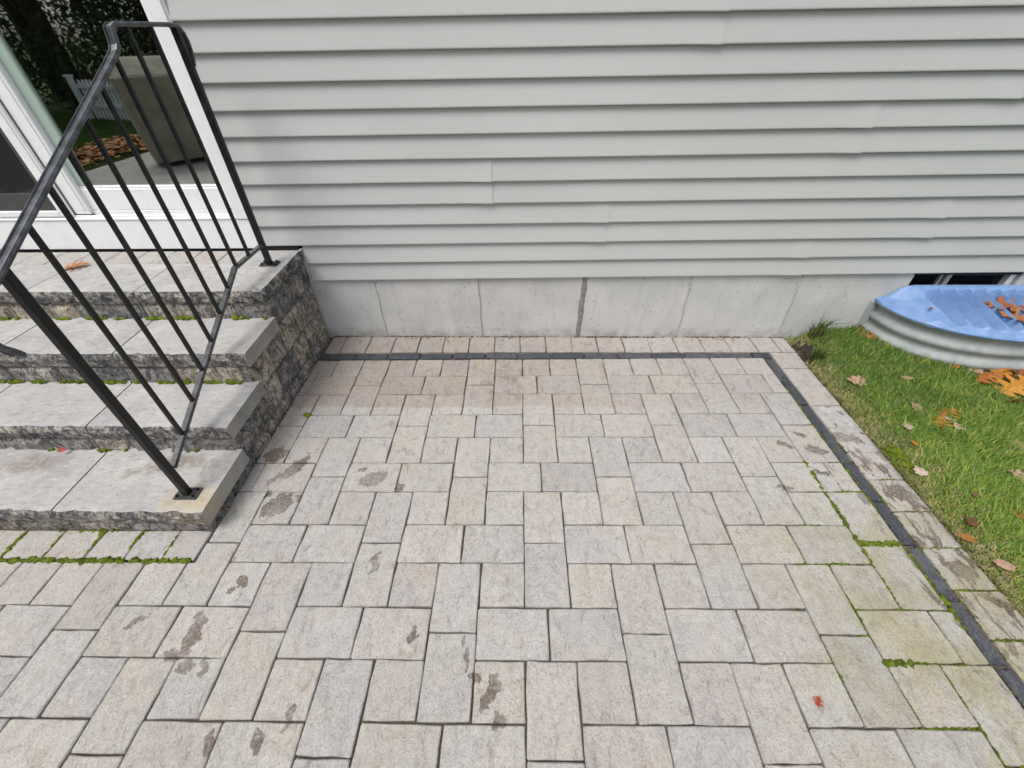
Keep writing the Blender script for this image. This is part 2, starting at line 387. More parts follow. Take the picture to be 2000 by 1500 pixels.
def m_block(g):
    P = g.pos(); inf = g.info(); rp = g.vmath('ADD', P, g.vmath('MULTIPLY', inf.outputs['Random'], (7.0, 11.0, 3.0)))
    n1 = g.noise(rp, 9, 3, .6, .5); n2 = g.noise(rp, 50, 5, .85); n3 = g.noise(rp, 150, 3, .8)
    vein = g.noise(g.mapping(rp, rot=(.9, .7, .3), scale=(1, 1, .5)), 13, 4, .6, 1.2)
    f = g.math('ADD', g.math('MULTIPLY', n1, .32), g.math('ADD', g.math('MULTIPLY', n2, .38), g.math('MULTIPLY', n3, .30)))
    c = g.ramp(f, [(.39, (.050, .052, .060)), (.45, (.16, .156, .155)), (.50, (.32, .30, .27)), (.55, (.46, .42, .36)), (.62, (.62, .575, .50))])
    c = g.mix(g.mr(g.math('ABSOLUTE', g.math('SUBTRACT', vein, .5)), .015, .05, .8, 0), c, g.mix(1.0, c, (.28, .29, .32), 'MULTIPLY'))
    c = g.mix(g.mr(vein, .58, .66, 0, .6), c, g.mix(1.0, c, (.42, .43, .47), 'MULTIPLY'))
    c = g.mix(1.0, c, inf.outputs['Color'], 'MULTIPLY')
    c = g.mix(g.mr(n3, .62, .72, 0, .5), c, (.62, .58, .50))
    h = g.math('ADD', g.math('MULTIPLY', n2, 1.0), g.math('MULTIPLY', n3, .35))
    return g.bsdf(c, .8, g.bump(h, .9, .012), .35)
simple('block', m_block)
def m_iron(g):
    n1 = g.noise(g.pos(), 35, 5, .7); n2 = g.noise(g.pos(), 400, 3)
    c = g.mix(g.mr(n1, .52, .75, 0, .7), (.0045, .0052, .0058), (.022, .027, .033))
    return g.bsdf(c, g.mr(n1, .3, .7, .26, .45), g.bump(n2, .15, .001), .38)
simple('iron', m_iron)
def m_worn(g):
    n1 = g.noise(g.pos(), 28, 5, .7); n2 = g.noise(g.pos(), 260, 3)
    c = g.mix(g.mr(n1, .40, .66), (.014, .016, .020), (.070, .078, .095))
    return g.bsdf(c, g.mr(n2, .3, .7, .32, .46), g.bump(n2, .12, .001), .8)
simple('iron_worn', m_worn)
simple('iron_gloss', lambda g: g.bsdf(g.mix(g.mr(g.noise(g.pos(), 30, 4), .4, .65), (.012, .013, .015), (.05, .055, .062)), g.mr(g.noise(g.pos(), 90, 3), .3, .7, .10, .24), None, 1.0))
simple('plate', lambda g: g.bsdf(g.ramp(g.noise(g.pos(), 60, 5, .7), [(.35, (.035, .036, .036)), (.65, (.095, .092, .086))]), .5, None, .4, .3))
def m_white(g):
    n1 = g.noise(g.pos(), 14, 4)
    return g.bsdf(g.mix(g.mr(n1, .4, .75, 0, .35), (.80, .81, .82), (.68, .69, .69)), .38, None, .4)
simple('white_vinyl', m_white)
simple('grey_vinyl', lambda g: g.bsdf((.46, .47, .46), .45))
simple('green_tinted_stile', lambda g: g.bsdf((.36, .46, .40), .4))  # greenish reflection on the stile behind the glass, put into the colour
simple('dark_gap', lambda g: g.bsdf((.012, .012, .012), .8))
simple('room', lambda g: g.bsdf((.030, .028, .026), .9))
def m_glass(g):
    gl = g.n('ShaderNodeBsdfGlossy'); gl.inputs['Roughness'].default_value = 0.012; gl.inputs['Color'].default_value = (.86, .92, .88, 1)
    tr = g.n('ShaderNodeBsdfTransparent'); tr.inputs['Color'].default_value = (.50, .54, .52, 1)
    fr = g.n('ShaderNodeFresnel'); fr.inputs['IOR'].default_value = 1.5
    f = g.math('MULTIPLY_ADD', fr.outputs[0], 1.2, .40, clamp=True)
    mx = g.n('ShaderNodeMixShader'); g.set(mx.inputs[0], f); g.t.links.new(tr.outputs[0], mx.inputs[1]); g.t.links.new(gl.outputs[0], mx.inputs[2])
    return mx.outputs[0]
simple('glass', m_glass)
def m_screen(g):
    d = g.bsdf((.022, .023, .024), .55); tr = g.n('ShaderNodeBsdfTransparent')
    mx = g.n('ShaderNodeMixShader'); mx.inputs[0].default_value = .42
    g.t.links.new(tr.outputs[0], mx.inputs[1]); g.t.links.new(d, mx.inputs[2]); return mx.outputs[0]
simple('insect_screen', m_screen)
simple('cellar_glass', lambda g: g.bsdf((.008, .009, .010), .15, None, .25))
def m_galv(g):
    P = g.pos(); n1 = g.noise(P, 9, 5, .6); n2 = g.noise(P, 140, 4, .7); runs = g.noise(g.mapping(P, scale=(1, 1, .2)), 30, 4)
    c = g.mix(g.mr(n1, .35, .7), (.30, .335, .33), (.40, .44, .435))
    c = g.mix(g.mr(runs, .5, .8, 0, .6), c, (.26, .255, .235))
    z = g.xyz(P)[2]
    dirt = g.math('MULTIPLY', g.mr(z, .15 * U, .75 * U, 1, 0), g.mr(n2, .35, .6, .3, 1))
    c = g.mix(g.math('MULTIPLY', dirt, .6), c, (.21, .19, .165))
    return g.bsdf(c, g.mr(n2, .3, .7, .5, .7), g.bump(n2, .2, .002), .4, .0)
simple('galvanised', m_galv)
def m_cover(g):
    P = g.pos(); n1 = g.noise(P, 12, 5, .65); n2 = g.noise(P, 90, 4)
    c = g.mix(g.mr(n1, .35, .7), (.17, .315, .60), (.25, .40, .65))
    c = g.mix(g.mr(n2, .50, .72, 0, .55), c, (.30, .37, .46))
    c = g.mix(g.mr(g.noise(P, 30, 5, .7), .56, .72, 0, .45), c, (.20, .21, .22))
    p = g.bsdf(c, .38, g.bump(n1, .05, .004), .3)
    tl = g.n('ShaderNodeBsdfTranslucent'); g.set(tl.inputs['Color'], c)
    tr = g.n('ShaderNodeBsdfTransparent'); tr.inputs['Color'].default_value = (.62, .80, .98, 1)
    m1 = g.n('ShaderNodeMixShader'); m1.inputs[0].default_value = .05; g.t.links.new(p, m1.inputs[1]); g.t.links.new(tl.outputs[0], m1.inputs[2])
    m2 = g.n('ShaderNodeMixShader'); m2.inputs[0].default_value = .15; g.t.links.new(m1.outputs[0], m2.inputs[1]); g.t.links.new(tr.outputs[0], m2.inputs[2])
    return m2.outputs[0]
simple('polycarbonate', m_cover)
def m_blade(g):
    c = g.attr(); d = g.bsdf(c, .55, None, .3)
    tl = g.n('ShaderNodeBsdfTranslucent'); g.set(tl.inputs['Color'], g.mix(1.0, c, (1.1, 1.15, .7), 'MULTIPLY'))
    mx = g.n('ShaderNodeMixShader'); mx.inputs[0].default_value = .28; g.t.links.new(d, mx.inputs[1]); g.t.links.new(tl.outputs[0], mx.inputs[2]); return mx.outputs[0]
simple('blade', m_blade)
def m_leaf(g):
    inf = g.info(); P = g.objc()
    n1 = g.noise(P, 60, 4, .6); n2 = g.noise(P, 260, 3)
    c = g.mix(g.mr(n1, .4, .7, 0, .6), inf.outputs['Color'], g.mix(1.0, inf.outputs['Color'], (.55, .42, .35), 'MULTIPLY'))
    c = g.mix(g.mr(n2, .62, .75, 0, .6), c, (.05, .03, .02))
    rib = g.math('ABSOLUTE', g.xyz(P)[1])
    c = g.mix(g.mr(rib, .0004, .0012, .55, 0), c, g.mix(1.0, c, (.5, .38, .3), 'MULTIPLY'))
    d = g.bsdf(c, .6, g.bump(n1, .3, .002), .3)
    tl = g.n('ShaderNodeBsdfTranslucent'); g.set(tl.inputs['Color'], c)
    mx = g.n('ShaderNodeMixShader'); mx.inputs[0].default_value = .2; g.t.links.new(d, mx.inputs[1]); g.t.links.new(tl.outputs[0], mx.inputs[2]); return mx.outputs[0]
simple('leaf', m_leaf)
def m_moss(g):
    n1 = g.noise(g.pos(), 45, 4, .6); n2 = g.noise(g.pos(), 700, 3, .7)
    f = g.math('ADD', g.math('MULTIPLY', n1, .6), g.math('MULTIPLY', n2, .4))
    c = g.ramp(f, [(.34, (.030, .048, .007)), (.47, (.12, .175, .016)), (.60, (.26, .32, .035)), (.74, (.38, .40, .08))])
    return g.bsdf(c, .9, g.bump(n2, 1.0, .006), .15)
simple('moss', m_moss)
simple('bark', lambda g: g.bsdf(g.ramp(g.noise(g.mapping(g.pos(), scale=(1, 1, .2)), 20, 5, .7), [(.3, (.03, .024, .018)), (.7, (.11, .09, .07))]), .95))
def m_canvas(g):
    n1 = g.noise(g.pos(), 3.5, 4, .6)
    return g.bsdf(g.ramp(n1, [(.3, (.20, .18, .135)), (.7, (.33, .30, .235))]), .75, g.bump(g.noise(g.pos(), 7, 3), .5, .04))
simple('canvas', m_canvas)
simple('rubber', lambda g: g.bsdf((.012, .012, .012), .7))
simple('debris', lambda g: g.bsdf(g.attr(), .9))

# ------------------------------------------------------------------ ground sheet
gv, gf = [], []
GN = 24; GL = 2600.0
mk('ground', [(-GL, -GL, -.55), (GL, -GL, -.55), (GL, GL, -.55), (-GL, GL, -.55)], [(0, 1, 2, 3)], MAT['far_lawn'])
tag(bpy.data.objects['ground'], kind='structure')

# ------------------------------------------------------------------ patio
patio = empty('patio', (0, 0, 0), kind='structure')
mk('bedding', [(-36.5, -40, -.085), (16.35, -40, -.085), (16.35, 1.72, -.085), (-36.5, 1.72, -.085)], [(0, 1, 2, 3)], MAT['bedding'], patio)

camM = Euler(CROT, 'XYZ').to_matrix()
def project(p):
    d = camM.transposed() @ (Vector(p) - Vector(CAM))
    if d.z > -0.3: return None
    return (0.5 + CF * d.x / -d.z, 0.375 - CF * d.y / -d.z)
def in_view(x0, x1, y0, y1):
    n = 8
    for i in range(n + 1):
        for j in range(n + 1):
            q = project((x0 + (x1 - x0) * i / n, y0 + (y1 - y0) * j / n, 0))
            if q and -0.004 < q[0] < 1.004 and -0.004 < q[1] < 0.754: return True
    return False

PAVES = [(.458, .436, .410), (.458, .440, .419), (.446, .432, .415), (.462, .436, .402), (.454, .426, .402), (.448, .420, .398), (.462, .449, .429), (.436, .423, .412), (.463, .440, .406), (.450, .435, .417)]
DARKS = [(.055, .060, .072), (.085, .088, .098), (.042, .047, .058), (.11, .112, .12), (.07, .072, .08)]
pm_cache = {}
def paver_outline(w, l, j, r):
    pts = []
    for (cx, cy, sx, sy) in ((1, 0, 0, 1), (0, 1, -1, 0), (-1, 0, 0, -1), (0, -1, 1, 0)):
        ln = l if cx else w; hw = w / 2; hl = l / 2
        for k in range(4):
            t = (-0.5 + r / ln) + (1 - 2 * r / ln) * k / 3.0
            jit = (r * .0 if k in (0, 3) else 0) + random.uniform(-j, j)
            x = cx * (hw - jit) + (sx * t * w if sx else 0); y = cy * (hl - jit) + (sy * t * l if sy else 0)
            pts.append((x, y))
    return pts
def paver_geo(w, l, j=.013, ch=.022, dep=.34, dome=0.0):
    o = paver_outline(w, l, j, .024); n = len(o)
    ins = [(x * (1 - 2 * ch / w), y * (1 - 2 * ch / l)) for x, y in o]
    V = [(x, y, random.uniform(-.003, .003) * (1 if dome else .5)) for x, y in ins] + [(x, y, -ch * 1.1) for x, y in o] + [(x, y, -dep) for x, y in o]
    F = [tuple(range(n))]
    for k in range(n):
        k2 = (k + 1) % n
        F += [(n + k, n + k2, k2, k), (2 * n + k, 2 * n + k2, n + k2, n + k)]
    return V, F
def paver_mesh(w, l, var, dark=False):
    key = (round(w, 2), round(l, 2), var, dark)
    if key not in pm_cache:
        V, F = paver_geo(key[0], key[1], .028 if dark else .013, .035 if dark else .020)
        me = bpy.data.meshes.new('edging_stone' if dark else 'paver')
        me.from_pydata([(a * U, b * U, c * U) for a, b, c in V], [], F); me.update()
        me.materials.append(MAT['edging'] if dark else MAT['paver']); pm_cache[key] = me
    return pm_cache[key]
JOINTS = []                                 # (x0, y0, x1, y1) segments for moss
far_V, far_F, far_C = [], [], []
n_pav = 0
def lay(x0, x1, y0, y1, dark=False, gap=.034, z=0.0, tint=None, parent=patio, name=None, rotj=.004):
    """one paver covering the rectangle, minus half the joint all round"""
    global n_pav
    w, l = x1 - x0 - gap, y1 - y0 - gap
    if w < .06 or l < .06: return
    cx, cy = (x0 + x1) / 2, (y0 + y1) / 2
    col = random.choice(DARKS if dark else PAVES)
    k = random.gauss(1.0, .035); col = tuple(c * k for c in col) if tint is None else tint
    if parent is patio and not in_view(x0, x1, y0, y1):
        V, F = paver_geo(w, l); n = len(far_V)
        far_V.extend((a + cx, b + cy, c + z) for a, b, c in V); far_F.extend(tuple(i + n for i in f) for f in F)
        far_C.extend([DARKS[0] if dark else col] * len(V)); return
    o = link(name or ('edging_stone' if dark else 'paver'), paver_mesh(w, l, random.randrange(4), dark), parent,
             ((cx + random.uniform(-.006, .006)) * U, (cy + random.uniform(-.006, .006)) * U, (z + random.uniform(-.010, .008)) * U),
             (random.gauss(0, .0028), random.gauss(0, .0028), random.gauss(0, .009 if dark else rotj)))
    if dark: o.location.z += random.uniform(-.012, .018) * U; o.location.y += random.uniform(-.012, .012) * U
    o.color = (*col, 1)
    if not dark and parent is patio:
        o.material_slots[0].link = 'OBJECT'; o.material_slots[0].material = paver_variant(x0, x1, y0, y1)
    if not dark:
        JOINTS.extend([(x0, y0, x1, y0), (x1, y0, x1, y1)])
    n_pav += 1
def wall_y(x): return 1.70 - .0179 * (x + 1.83)

# field: stacks of two upright pavers three rows tall, staggered, with pairs of flat pavers and squares between
R1 = (-1.83, 15.0, -8.0, 0.0)
R2 = (-36.0, 15.0, -40.0, -8.0)
R3 = (-36.0, -17.6, -8.0, 1.55)
def clip(x0, x1, y0, y1):
    out = []
    for (a, b, c, d) in (R1, R2, R3):
        p = (max(x0, a), min(x1, b), max(y0, c), min(y1, d))
        if p[1] - p[0] > .10 and p[3] - p[2] > .10: out.append(p)
    if len(out) == 2:
        a, b = out
        if abs(a[0] - b[0]) < .01 and abs(a[1] - b[1]) < .01: return [(a[0], a[1], b[2], a[3])]   # not cut by the seam line
    return out
pieces = []
for m in range(-14, 12):
    for kk in range(-1, 12):
        r0 = 4 * kk
        for (c, r) in ((4 * m, r0), (4 * m + 2, r0 + 2)):
            # c: upright stack at rows r .. r+3
            pieces += [(c, c + 1, -(r + 1.5), -r), (c, c + 1, -(r + 3), -(r + 1.5))]
            pieces += [(c + 1, c + 2.5, -(r + 2), -(r + 1)), (c + 2.5, c + 4, -(r + 2), -(r + 1))]
            pieces += [(c + 1, c + 2, -(r + 1), -r), (c + 3, c + 4, -(r + 1), -r)]
for p in pieces:
    if abs(p[0] + 2) < .01 and abs(p[3] + 7.5) < .01: continue        # notched paver at the stair corner, below
    for q in clip(*p): lay(*q)
LP = [(-1.825, -7.52), (-1.02, -7.52), (-1.02, -8.98), (-1.98, -8.98), (-1.98, -8.02), (-1.825, -8.02)]
LI = [(-1.805, -7.54), (-1.04, -7.54), (-1.04, -8.96), (-1.96, -8.96), (-1.96, -8.04), (-1.805, -8.04)]
V = [(a, b, 0) for a, b in LI] + [(a, b, -.022) for a, b in LP] + [(a, b, -.3) for a, b in LP]
o = mk('paver', V, [(5, 4, 3, 2, 1, 0)] + [(i, (i + 1) % 6, 6 + (i + 1) % 6, 6 + i) for i in range(6)] + [(6 + i, 6 + (i + 1) % 6, 12 + (i + 1) % 6, 12 + i) for i in range(6)], paver_variant(-2, -1, -9, -7.5), patio)
o.color = (*PAVES[0], 1)
# border rows and dark edging
def strip_low(x): return .045 - .0125 * max(0.0, x - 5.5)
x = -1.78; nx = -.43
while x < 15.34:
    xe = min(nx, 15.34); m = (x + xe) / 2; yl = strip_low(m)
    lay(x, xe, yl + .01, yl + .41, True, .06, .006); x = nx; nx += 1.255
x = -1.76; nx = -1.167
while x < 16.36:
    xe = min(nx, 16.37); m = (x + xe) / 2
    lay(x, xe, strip_low(m) + .43, wall_y(m) - .05); x = nx; nx += 1.012
    if 15.6 < nx < 16.2: nx = 15.86
y = -.085; ny = -1.338
while y > -38:
    lay(15.0, 15.36, ny, y, True, .045, .004); y = ny; ny -= 1.243
y = .32; ny = -.665
while y > -38:
    lay(15.36, 16.37, ny, y); y = ny; ny -= .99
xs = [-1.86, -2.67, -3.63, -4.62, -5.63, -6.64] + [-7.64 - i for i in range(11)]
for a, b in zip(xs[1:], xs[:-1]): lay(a, b, -7.97, -7.17)
me = npmesh('paver', far_V, [i for f in far_F for i in f], [len(f) for f in far_F], MAT['paver_far'], np.array(far_C))
tag(link('paver_field', me, patio), kind='stuff')

# ------------------------------------------------------------------ house (local frame: x along the wall, -y outwards)
ANG = math.atan(-.0179)
house = empty('house', (-1.83, 1.70, 0), ANG, 'house wall with pale grey lap siding above a bare concrete foundation', 'house')
OFF[('local', house)] = True
def hk(name, VF, mat, parent=house, smooth=False):
    OFF[('local', parent)] = True
    return mk(name, VF[0], VF[1], mat, parent, smooth)
# siding: double four-inch lap panels
def zrow(k, s): return 2.60 + .661 * k + (.0103 - .00134 * min(k, 11)) * (s - 7.6)
def siding_panel(k, s0, s1, over=True):
    """panel of two courses k, k+1 from s0 to s1; its right end rides over the neighbour"""
    n = max(2, int((s1 - s0) / 1.6)); st = [s0 + (s1 - s0) * i / n for i in range(n + 1)]
    if over and s1 - s0 > 2: st = sorted(set(st + [s1 - .06, s1 - .9]))
    prof = []
    for c in (0, 1):
        prof += [(c, .0, .02), (c, .118, -.004), (c, .135, .006), (c, .138, .030), (c, .130, .075), (c, .066, .40), (c, .010, .684)]
    V, F = [], []; m = len(prof)
    ph = random.uniform(0, 99)
    for s in st:
        lift = .026 * sst(s1 - .9, s1 - .1, s) if over else 0.0
        for (c, d, dz) in prof:
            wav = .004 * nz(s * .35, ph, c * 3.1)
            V.append((s, -(d + lift + (wav if d > .05 else 0)), zrow(k + c, s) + dz + .004 * nz(s * .2, ph + 7, c) - (.014 * sst(s1 - .9, s1, s) if over else 0)))
    for i in range(len(st) - 1):
        for j in range(m - 1): F.append((i * m + j, i * m + j + 1, (i + 1) * m + j + 1, (i + 1) * m + j))
    for e in (0, len(st) - 1):          # closed ends so the panel end shows an edge
        for c in (0, 1):
            b = e * m + c * 7; q = (b, b + 1, b + 2, b + 3, b + 4, b + 5, b + 6)
            F.append(q if e == 0 else tuple(reversed(q)))
    o = hk('siding_panel', (V, F), MAT['siding']); return o
JOIN = {0: [17.70], 2: [10.70, 21.45], 4: [6.89], 6: [17.88], 8: [21.5], 10: [13.07], 12: [7.5, 20.0], 14: [16.2], 16: [11.0, 24.0], 18: [5.0, 18.0], 20: [13, 26], 22: [8, 21], 24: [15], 26: [10, 23], 28: [6, 19]}
for k in range(0, 30, 2):
    start = .03 if k == 0 else -1.36
    if k >= 24: start = -15.4
    js = [start] + JOIN[k] + [36.0]
    for a, b in zip(js[:-1], js[1:]): siding_panel(k, a, b, b < 35)
    if k >= 2: siding_panel(k, -42.0, -15.4 if k >= 24 else -14.05, k >= 24)
    else: siding_panel(k, -42.0, -15.6, False)
# sheathing behind the siding
hk('sheathing', join(box(-1.42, 36, 0.02, .5, 2.62, 22.4), box(-42, -14.0, .02, .5, 2.62, 22.4), box(-42, 36, .02, .5, 18.6, 22.3)), MAT['dark_gap'])
# J channel down the stair side
hk('corner_channel', join(bbox(-.10, .0, -.125, -.02, 2.46, 3.72, .012), bbox(-.10, .045, -.03, -.004, 2.46, 3.72, .006)), MAT['grey_vinyl'])
hk('gap_strip', bbox(-1.45, -.11, -.10, -.005, 3.66, zrow(2, -.8) - .02, .01), MAT['dark_gap'])  # dark strip filling the black gap between landing and siding
# foundation, cast against two-foot form panels
WIN = (21.75, 25.45, .95, 2.72)
seams = [2.30 + 3.905 * i for i in range(-11, 10)]
for a, b in zip(seams[:-1], seams[1:]):
    d = random.uniform(-.012, .012)
    segs = []
    if b < WIN[0] or a > WIN[1]: segs.append(box(a, b, -d, 1.6, -1.2, 2.80))
    else:
        if a < WIN[0]: segs.append(box(a, WIN[0], -d, 1.6, -1.2, 2.80))
        if b > WIN[1]: segs.append(box(WIN[1], b, -d, 1.6, -1.2, 2.80))
        segs.append(box(max(a, WIN[0]), min(b, WIN[1]), -d, 1.6, -1.2, WIN[2]))
    hk('concrete_panel', join(*segs), MAT['concrete'])
for i, s in enumerate(seams):
    if s < -2 or s > 33 or WIN[0] < s < WIN[1]: continue
    mortar = abs(s - 10.11) < .3
    V, F = [], []; N = 26
    w0 = .105 if mortar else .035
    for j in range(N + 1):
        z = -.3 + 3.05 * j / N
        w = w0 * (1 + .9 * max(0, nz(z * 2.2, s, 1)) + (.5 * nz(z * 6, s, 2) if mortar else .35 * nz(z * 6, s, 5)))
        if not mortar: w *= .35 + 1.1 * max(0, nz(z * 1.3, s * 2, 3)) + .35
        cx = s + .035 * nz(z * 1.7, s, 9) + (.06 * (z - 1.3) * .5 if mortar else 0)
        h = .012 if mortar else .030 + .03 * max(0, nz(z * 3, s, 6))
        V += [(cx - w, .02, z), (cx - w * .6, -h - .012, z), (cx + w * .6, -h * .8 - .012, z), (cx + w, .02, z)]
    for j in range(N):
        for q in range(3): F.append((j * 4 + q, j * 4 + q + 1, j * 4 + q + 5, j * 4 + q + 4))
    o = hk('seam', (V, F), MAT['seam_mortar'] if mortar else MAT['seam'], smooth=True)
    if mortar: o['label'] = 'darker mortar strip down the middle foundation joint'
# basement window
win = empty('basement_window', (0, 0, 0), parent=house); win.location = (0, 0, 0); OFF[('local', win)] = True
s0, s1, z0, z1 = WIN
hk('frame', join(bbox(s0 + .02, s0 + .16, .12, .40, z0, z1, .015), bbox(s1 - .22, s1 - .02, .12, .40, z0, z1, .015), bbox(s0 + .16, s1 - .22, .12, .40, z0, z0 + .16, .015)), MAT['white_vinyl'], win)
hk('mullion', bbox(s0 + 1.42, s0 + 1.58, .22, .36, z0 + .16, z1, .012), MAT['grey_vinyl'], win)
hk('mullion', bbox(s0 + 1.26, s0 + 1.36, .30, .42, z0 + .16, z1, .012), MAT['grey_vinyl'], win)
hk('pane', box(s0 + .16, s0 + 1.42, .40, .415, z0 + .16, z1), MAT['cellar_glass'], win)
hk('pane', box(s0 + 1.58, s1 - .22, .33, .345, z0 + .16, z1), MAT['cellar_glass'], win)
hk('basement_room', mapv(box(s0 - .5, s1 + .5, .6, 6.0, -1, 3.2), lambda a, b, c: (a, b, c)), MAT['room'])
# sliding door
door = empty('sliding_door', (0, 0, 0), parent=house); door.location = (0, 0, 0); OFF[('local', door)] = True
DT = 18.5
W = MAT['white_vinyl']
hk('frame', join(bbox(-1.86, -1.42, -.16, .45, 4.80, DT, .02), bbox(-14.05, -13.6, -.16, .45, 4.80, DT, .02), bbox(-13.6, -1.86, -.16, .45, DT - .5, DT, .02), bbox(-2.14, -1.862, .12, .44, 5.06, DT - .5, .015)), W, door)
hk('trim', bbox(-1.42, -1.33, -.13, .02, 3.765, DT, .012), MAT['grey_vinyl'], door)
hk('kick_board', bbox(-14.05, -1.44, -.12, .30, 3.765, 4.78, .015), W, door)
hk('sill', join(bbox(-14.0, -1.862, -.15, .42, 4.782, 4.86, .02), bbox(-13.6, -1.862, -.04, .0, 4.86, 4.93, .01), bbox(-7.0, -1.862, .13, .18, 4.86, 5.03, .01)), W, door)
hk('threshold_gap', box(-14.0, -1.5, -.06, .2, 3.60, 3.80), MAT['dark_gap'], door)
hk('bottom_rail', join(bbox(-7.05, -2.14, .16, .40, 5.02, 5.74, .03), bbox(-7.05, -2.14, .18, .38, 5.74, 5.80, .02)), W, door)
hk('stile', join(bbox(-7.55, -7.0, .02, .40, 4.94, DT - .5, .025), bbox(-7.24, -7.10, -.01, .05, 5.1, DT - .5, .012)), MAT['white_vinyl'], door)
hk('stile_edge', bbox(-6.998, -6.62, .20, .37, 5.80, DT - .5, .03), MAT['green_tinted_stile'], door)
hk('glass_pane', box(-6.62, -2.14, .29, .305, 5.80, DT - .5), MAT['glass'], door)
hk('screen_frame', join(bbox(-8.02, -7.57, -.10, .02, 4.90, DT - .5, .03), bbox(-13.55, -8.02, -.10, .02, 4.90, 5.10, .03), bbox(-7.72, -7.66, -.13, -.09, 5.0, DT - .5, .01)), MAT['white_vinyl'], door)
hk('insect_screen', box(-13.55, -8.02, -.045, -.04, 5.10, DT - .5), MAT['insect_screen'], door)
hk('sliding_panel', join(bbox(-13.5, -7.56, .06, .18, 4.95, 5.62, .02), bbox(-13.55, -13.1, .06, .18, 5.62, DT - .5, .02), bbox(-8.3, -7.56, .06, .18, 5.62, DT - .5, .02)), MAT['grey_vinyl'], door)
hk('glass_pane', box(-13.1, -8.3, .12, .135, 5.62, DT - .5), MAT['glass'], door)
hk('dark_room', mapv(box(-14.0, -1.5, .48, 22, 3.9, 19), lambda a, b, c: (a, b, c)), MAT['room'])
for nm in ('dark_room', 'basement_room'):       # rooms open towards the glass
    o = bpy.data.objects[nm]; bm = bmesh.new(); bm.from_mesh(o.data)
    fs = [f for f in bm.faces if f.normal.y < -.9]; bmesh.ops.delete(bm, geom=fs, context='FACES'); bm.to_mesh(o.data); bm.free()

# ------------------------------------------------------------------ staircase
stairs = empty('staircase', (-1.8, -7.15, 0), 0, 'grey stone staircase of three steps and a landing up to the sliding door', 'staircase')
def sh(x, y, z): return (x - .012 * (y + 7.15), y - .013 * (x + 1.72), z)
def slab(x0, x1, yf, yb, zb, zt, seed, name='tread_slab', ends=True):
    n = max(6, int((x1 - x0) / .13)); V, F = [], []
    for i in range(n + 1):
        x = x0 + (x1 - x0) * i / n
        e = min(1.0, min(i, n - i) / 1.0)
        a = nz(x * 2.6, seed, 1); b = nz(x * 6.5, seed, 2); c = nz(x * 4.1, seed, 3); d = nz(x * 5.0, seed, 4)
        ring = [(yb, zb), (yb, zt), ((yf + yb) / 2, zt), (yf + .17, zt), (yf + .065 + .060 * a * e + .045 * b * e, zt - .008 - .020 * abs(b)),
                (yf + .02 + .03 * b * e, zt - .075 + .03 * a), (yf - .01 + .045 * c * e, zt - .19 + .03 * d), (yf + .005 + .04 * d * e, zt - .32), (yf + .02, zb + .02), (yf + .045, zb)]
        V += [sh(x, p, q) for p, q in ring]
    m = 10
    for i in range(n):
        for j in range(m):
            j2 = (j + 1) % m
            F.append((i * m + j, (i + 1) * m + j, (i + 1) * m + j2, i * m + j2))
    F.append(tuple(range(m))); F.append(tuple(reversed(range(n * m, n * m + m))))
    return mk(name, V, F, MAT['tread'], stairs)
XR = -1.70                                                      # right edge of the caps
LEV = [(-7.275, -5.22, .375, .852), (-5.335, -3.38, 1.318, 1.762), (-3.495, -1.48, 2.338, 2.785)]
JX = [[-5.43], [-5.50], [-5.50, -9.05]]
for i, (yf, yb, zb, zt) in enumerate(LEV):
    xs = [XR] + JX[i] + [JX[i][-1] - 3.6 * k for k in range(1, 4)] ; xs = [v for v in xs if v > -17.4] + [-17.5]
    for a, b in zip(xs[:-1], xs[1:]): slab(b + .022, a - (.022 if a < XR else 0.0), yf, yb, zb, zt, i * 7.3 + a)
# landing: coping stones along the front and the side with a mitre, pavers behind
ZL, ZLB = 3.715, 3.335
def coping_poly(pts, front_edges, name='coping_stone'):
    """polygon in plan, chipped along the given outer edges"""
    n = len(pts); V = []; ring = []
    for k in range(n):
        a, b = Vector((*pts[k], 0)), Vector((*pts[(k + 1) % n], 0))
        cnt = max(1, int((b - a).length / .14)) if k in front_edges else 1
        nrm = Vector(((b - a).y, -(b - a).x, 0)).normalized()
        for q in range(cnt):
            p = a.lerp(b, q / cnt); ring.append((p, nrm if k in front_edges else Vector((0, 0, 0)), k in front_edges and q > 0))
    N = len(ring)
    for lay_ in range(5):
        for (p, nr, ok) in ring:
            j = nz(p.x * 4, p.y * 4, lay_ * 3.7) if ok else 0
            on = 1 if nr.length > 0 else 0
            inset = [.055, .02, -.01, .0, .03][lay_] * on; z = [ZL, ZL - .06, ZL - .17, ZL - .30, ZLB][lay_] if on else [ZL, ZL - .06, ZL - .17, ZL - .30, ZLB][lay_]
            q = p - nr * (inset + .035 * j)
            V.append(sh(q.x, q.y, z))
    F = [tuple(range(N)), tuple(reversed(range(4 * N, 5 * N)))]
    for l in range(4):
        for k in range(N):
            k2 = (k + 1) % N; F.append((l * N + k2, l * N + k, (l + 1) * N + k, (l + 1) * N + k2))
    return mk(name, V, F, MAT['coping'], stairs)
YF = -1.60
g_ = .012
coping_poly([(XR, YF), (XR, 1.52), (-3.22, 1.52), (-3.22, -.10)], {0})
coping_poly([(-3.22 - g_, .44), (-5.655 + g_, .44), (-5.655 + g_, YF), (XR - 2 * g_, YF), (-3.22 - g_, -.10 - g_)], {2})
xx = -5.655
for k in range(4):
    nxt = max(-17.5, xx - 3.45)
    if xx - nxt > .3: coping_poly([(xx - g_, .44), (nxt + g_, .44), (nxt + g_, YF), (xx - g_, YF)], {2})
    xx = nxt
lx = -3.235
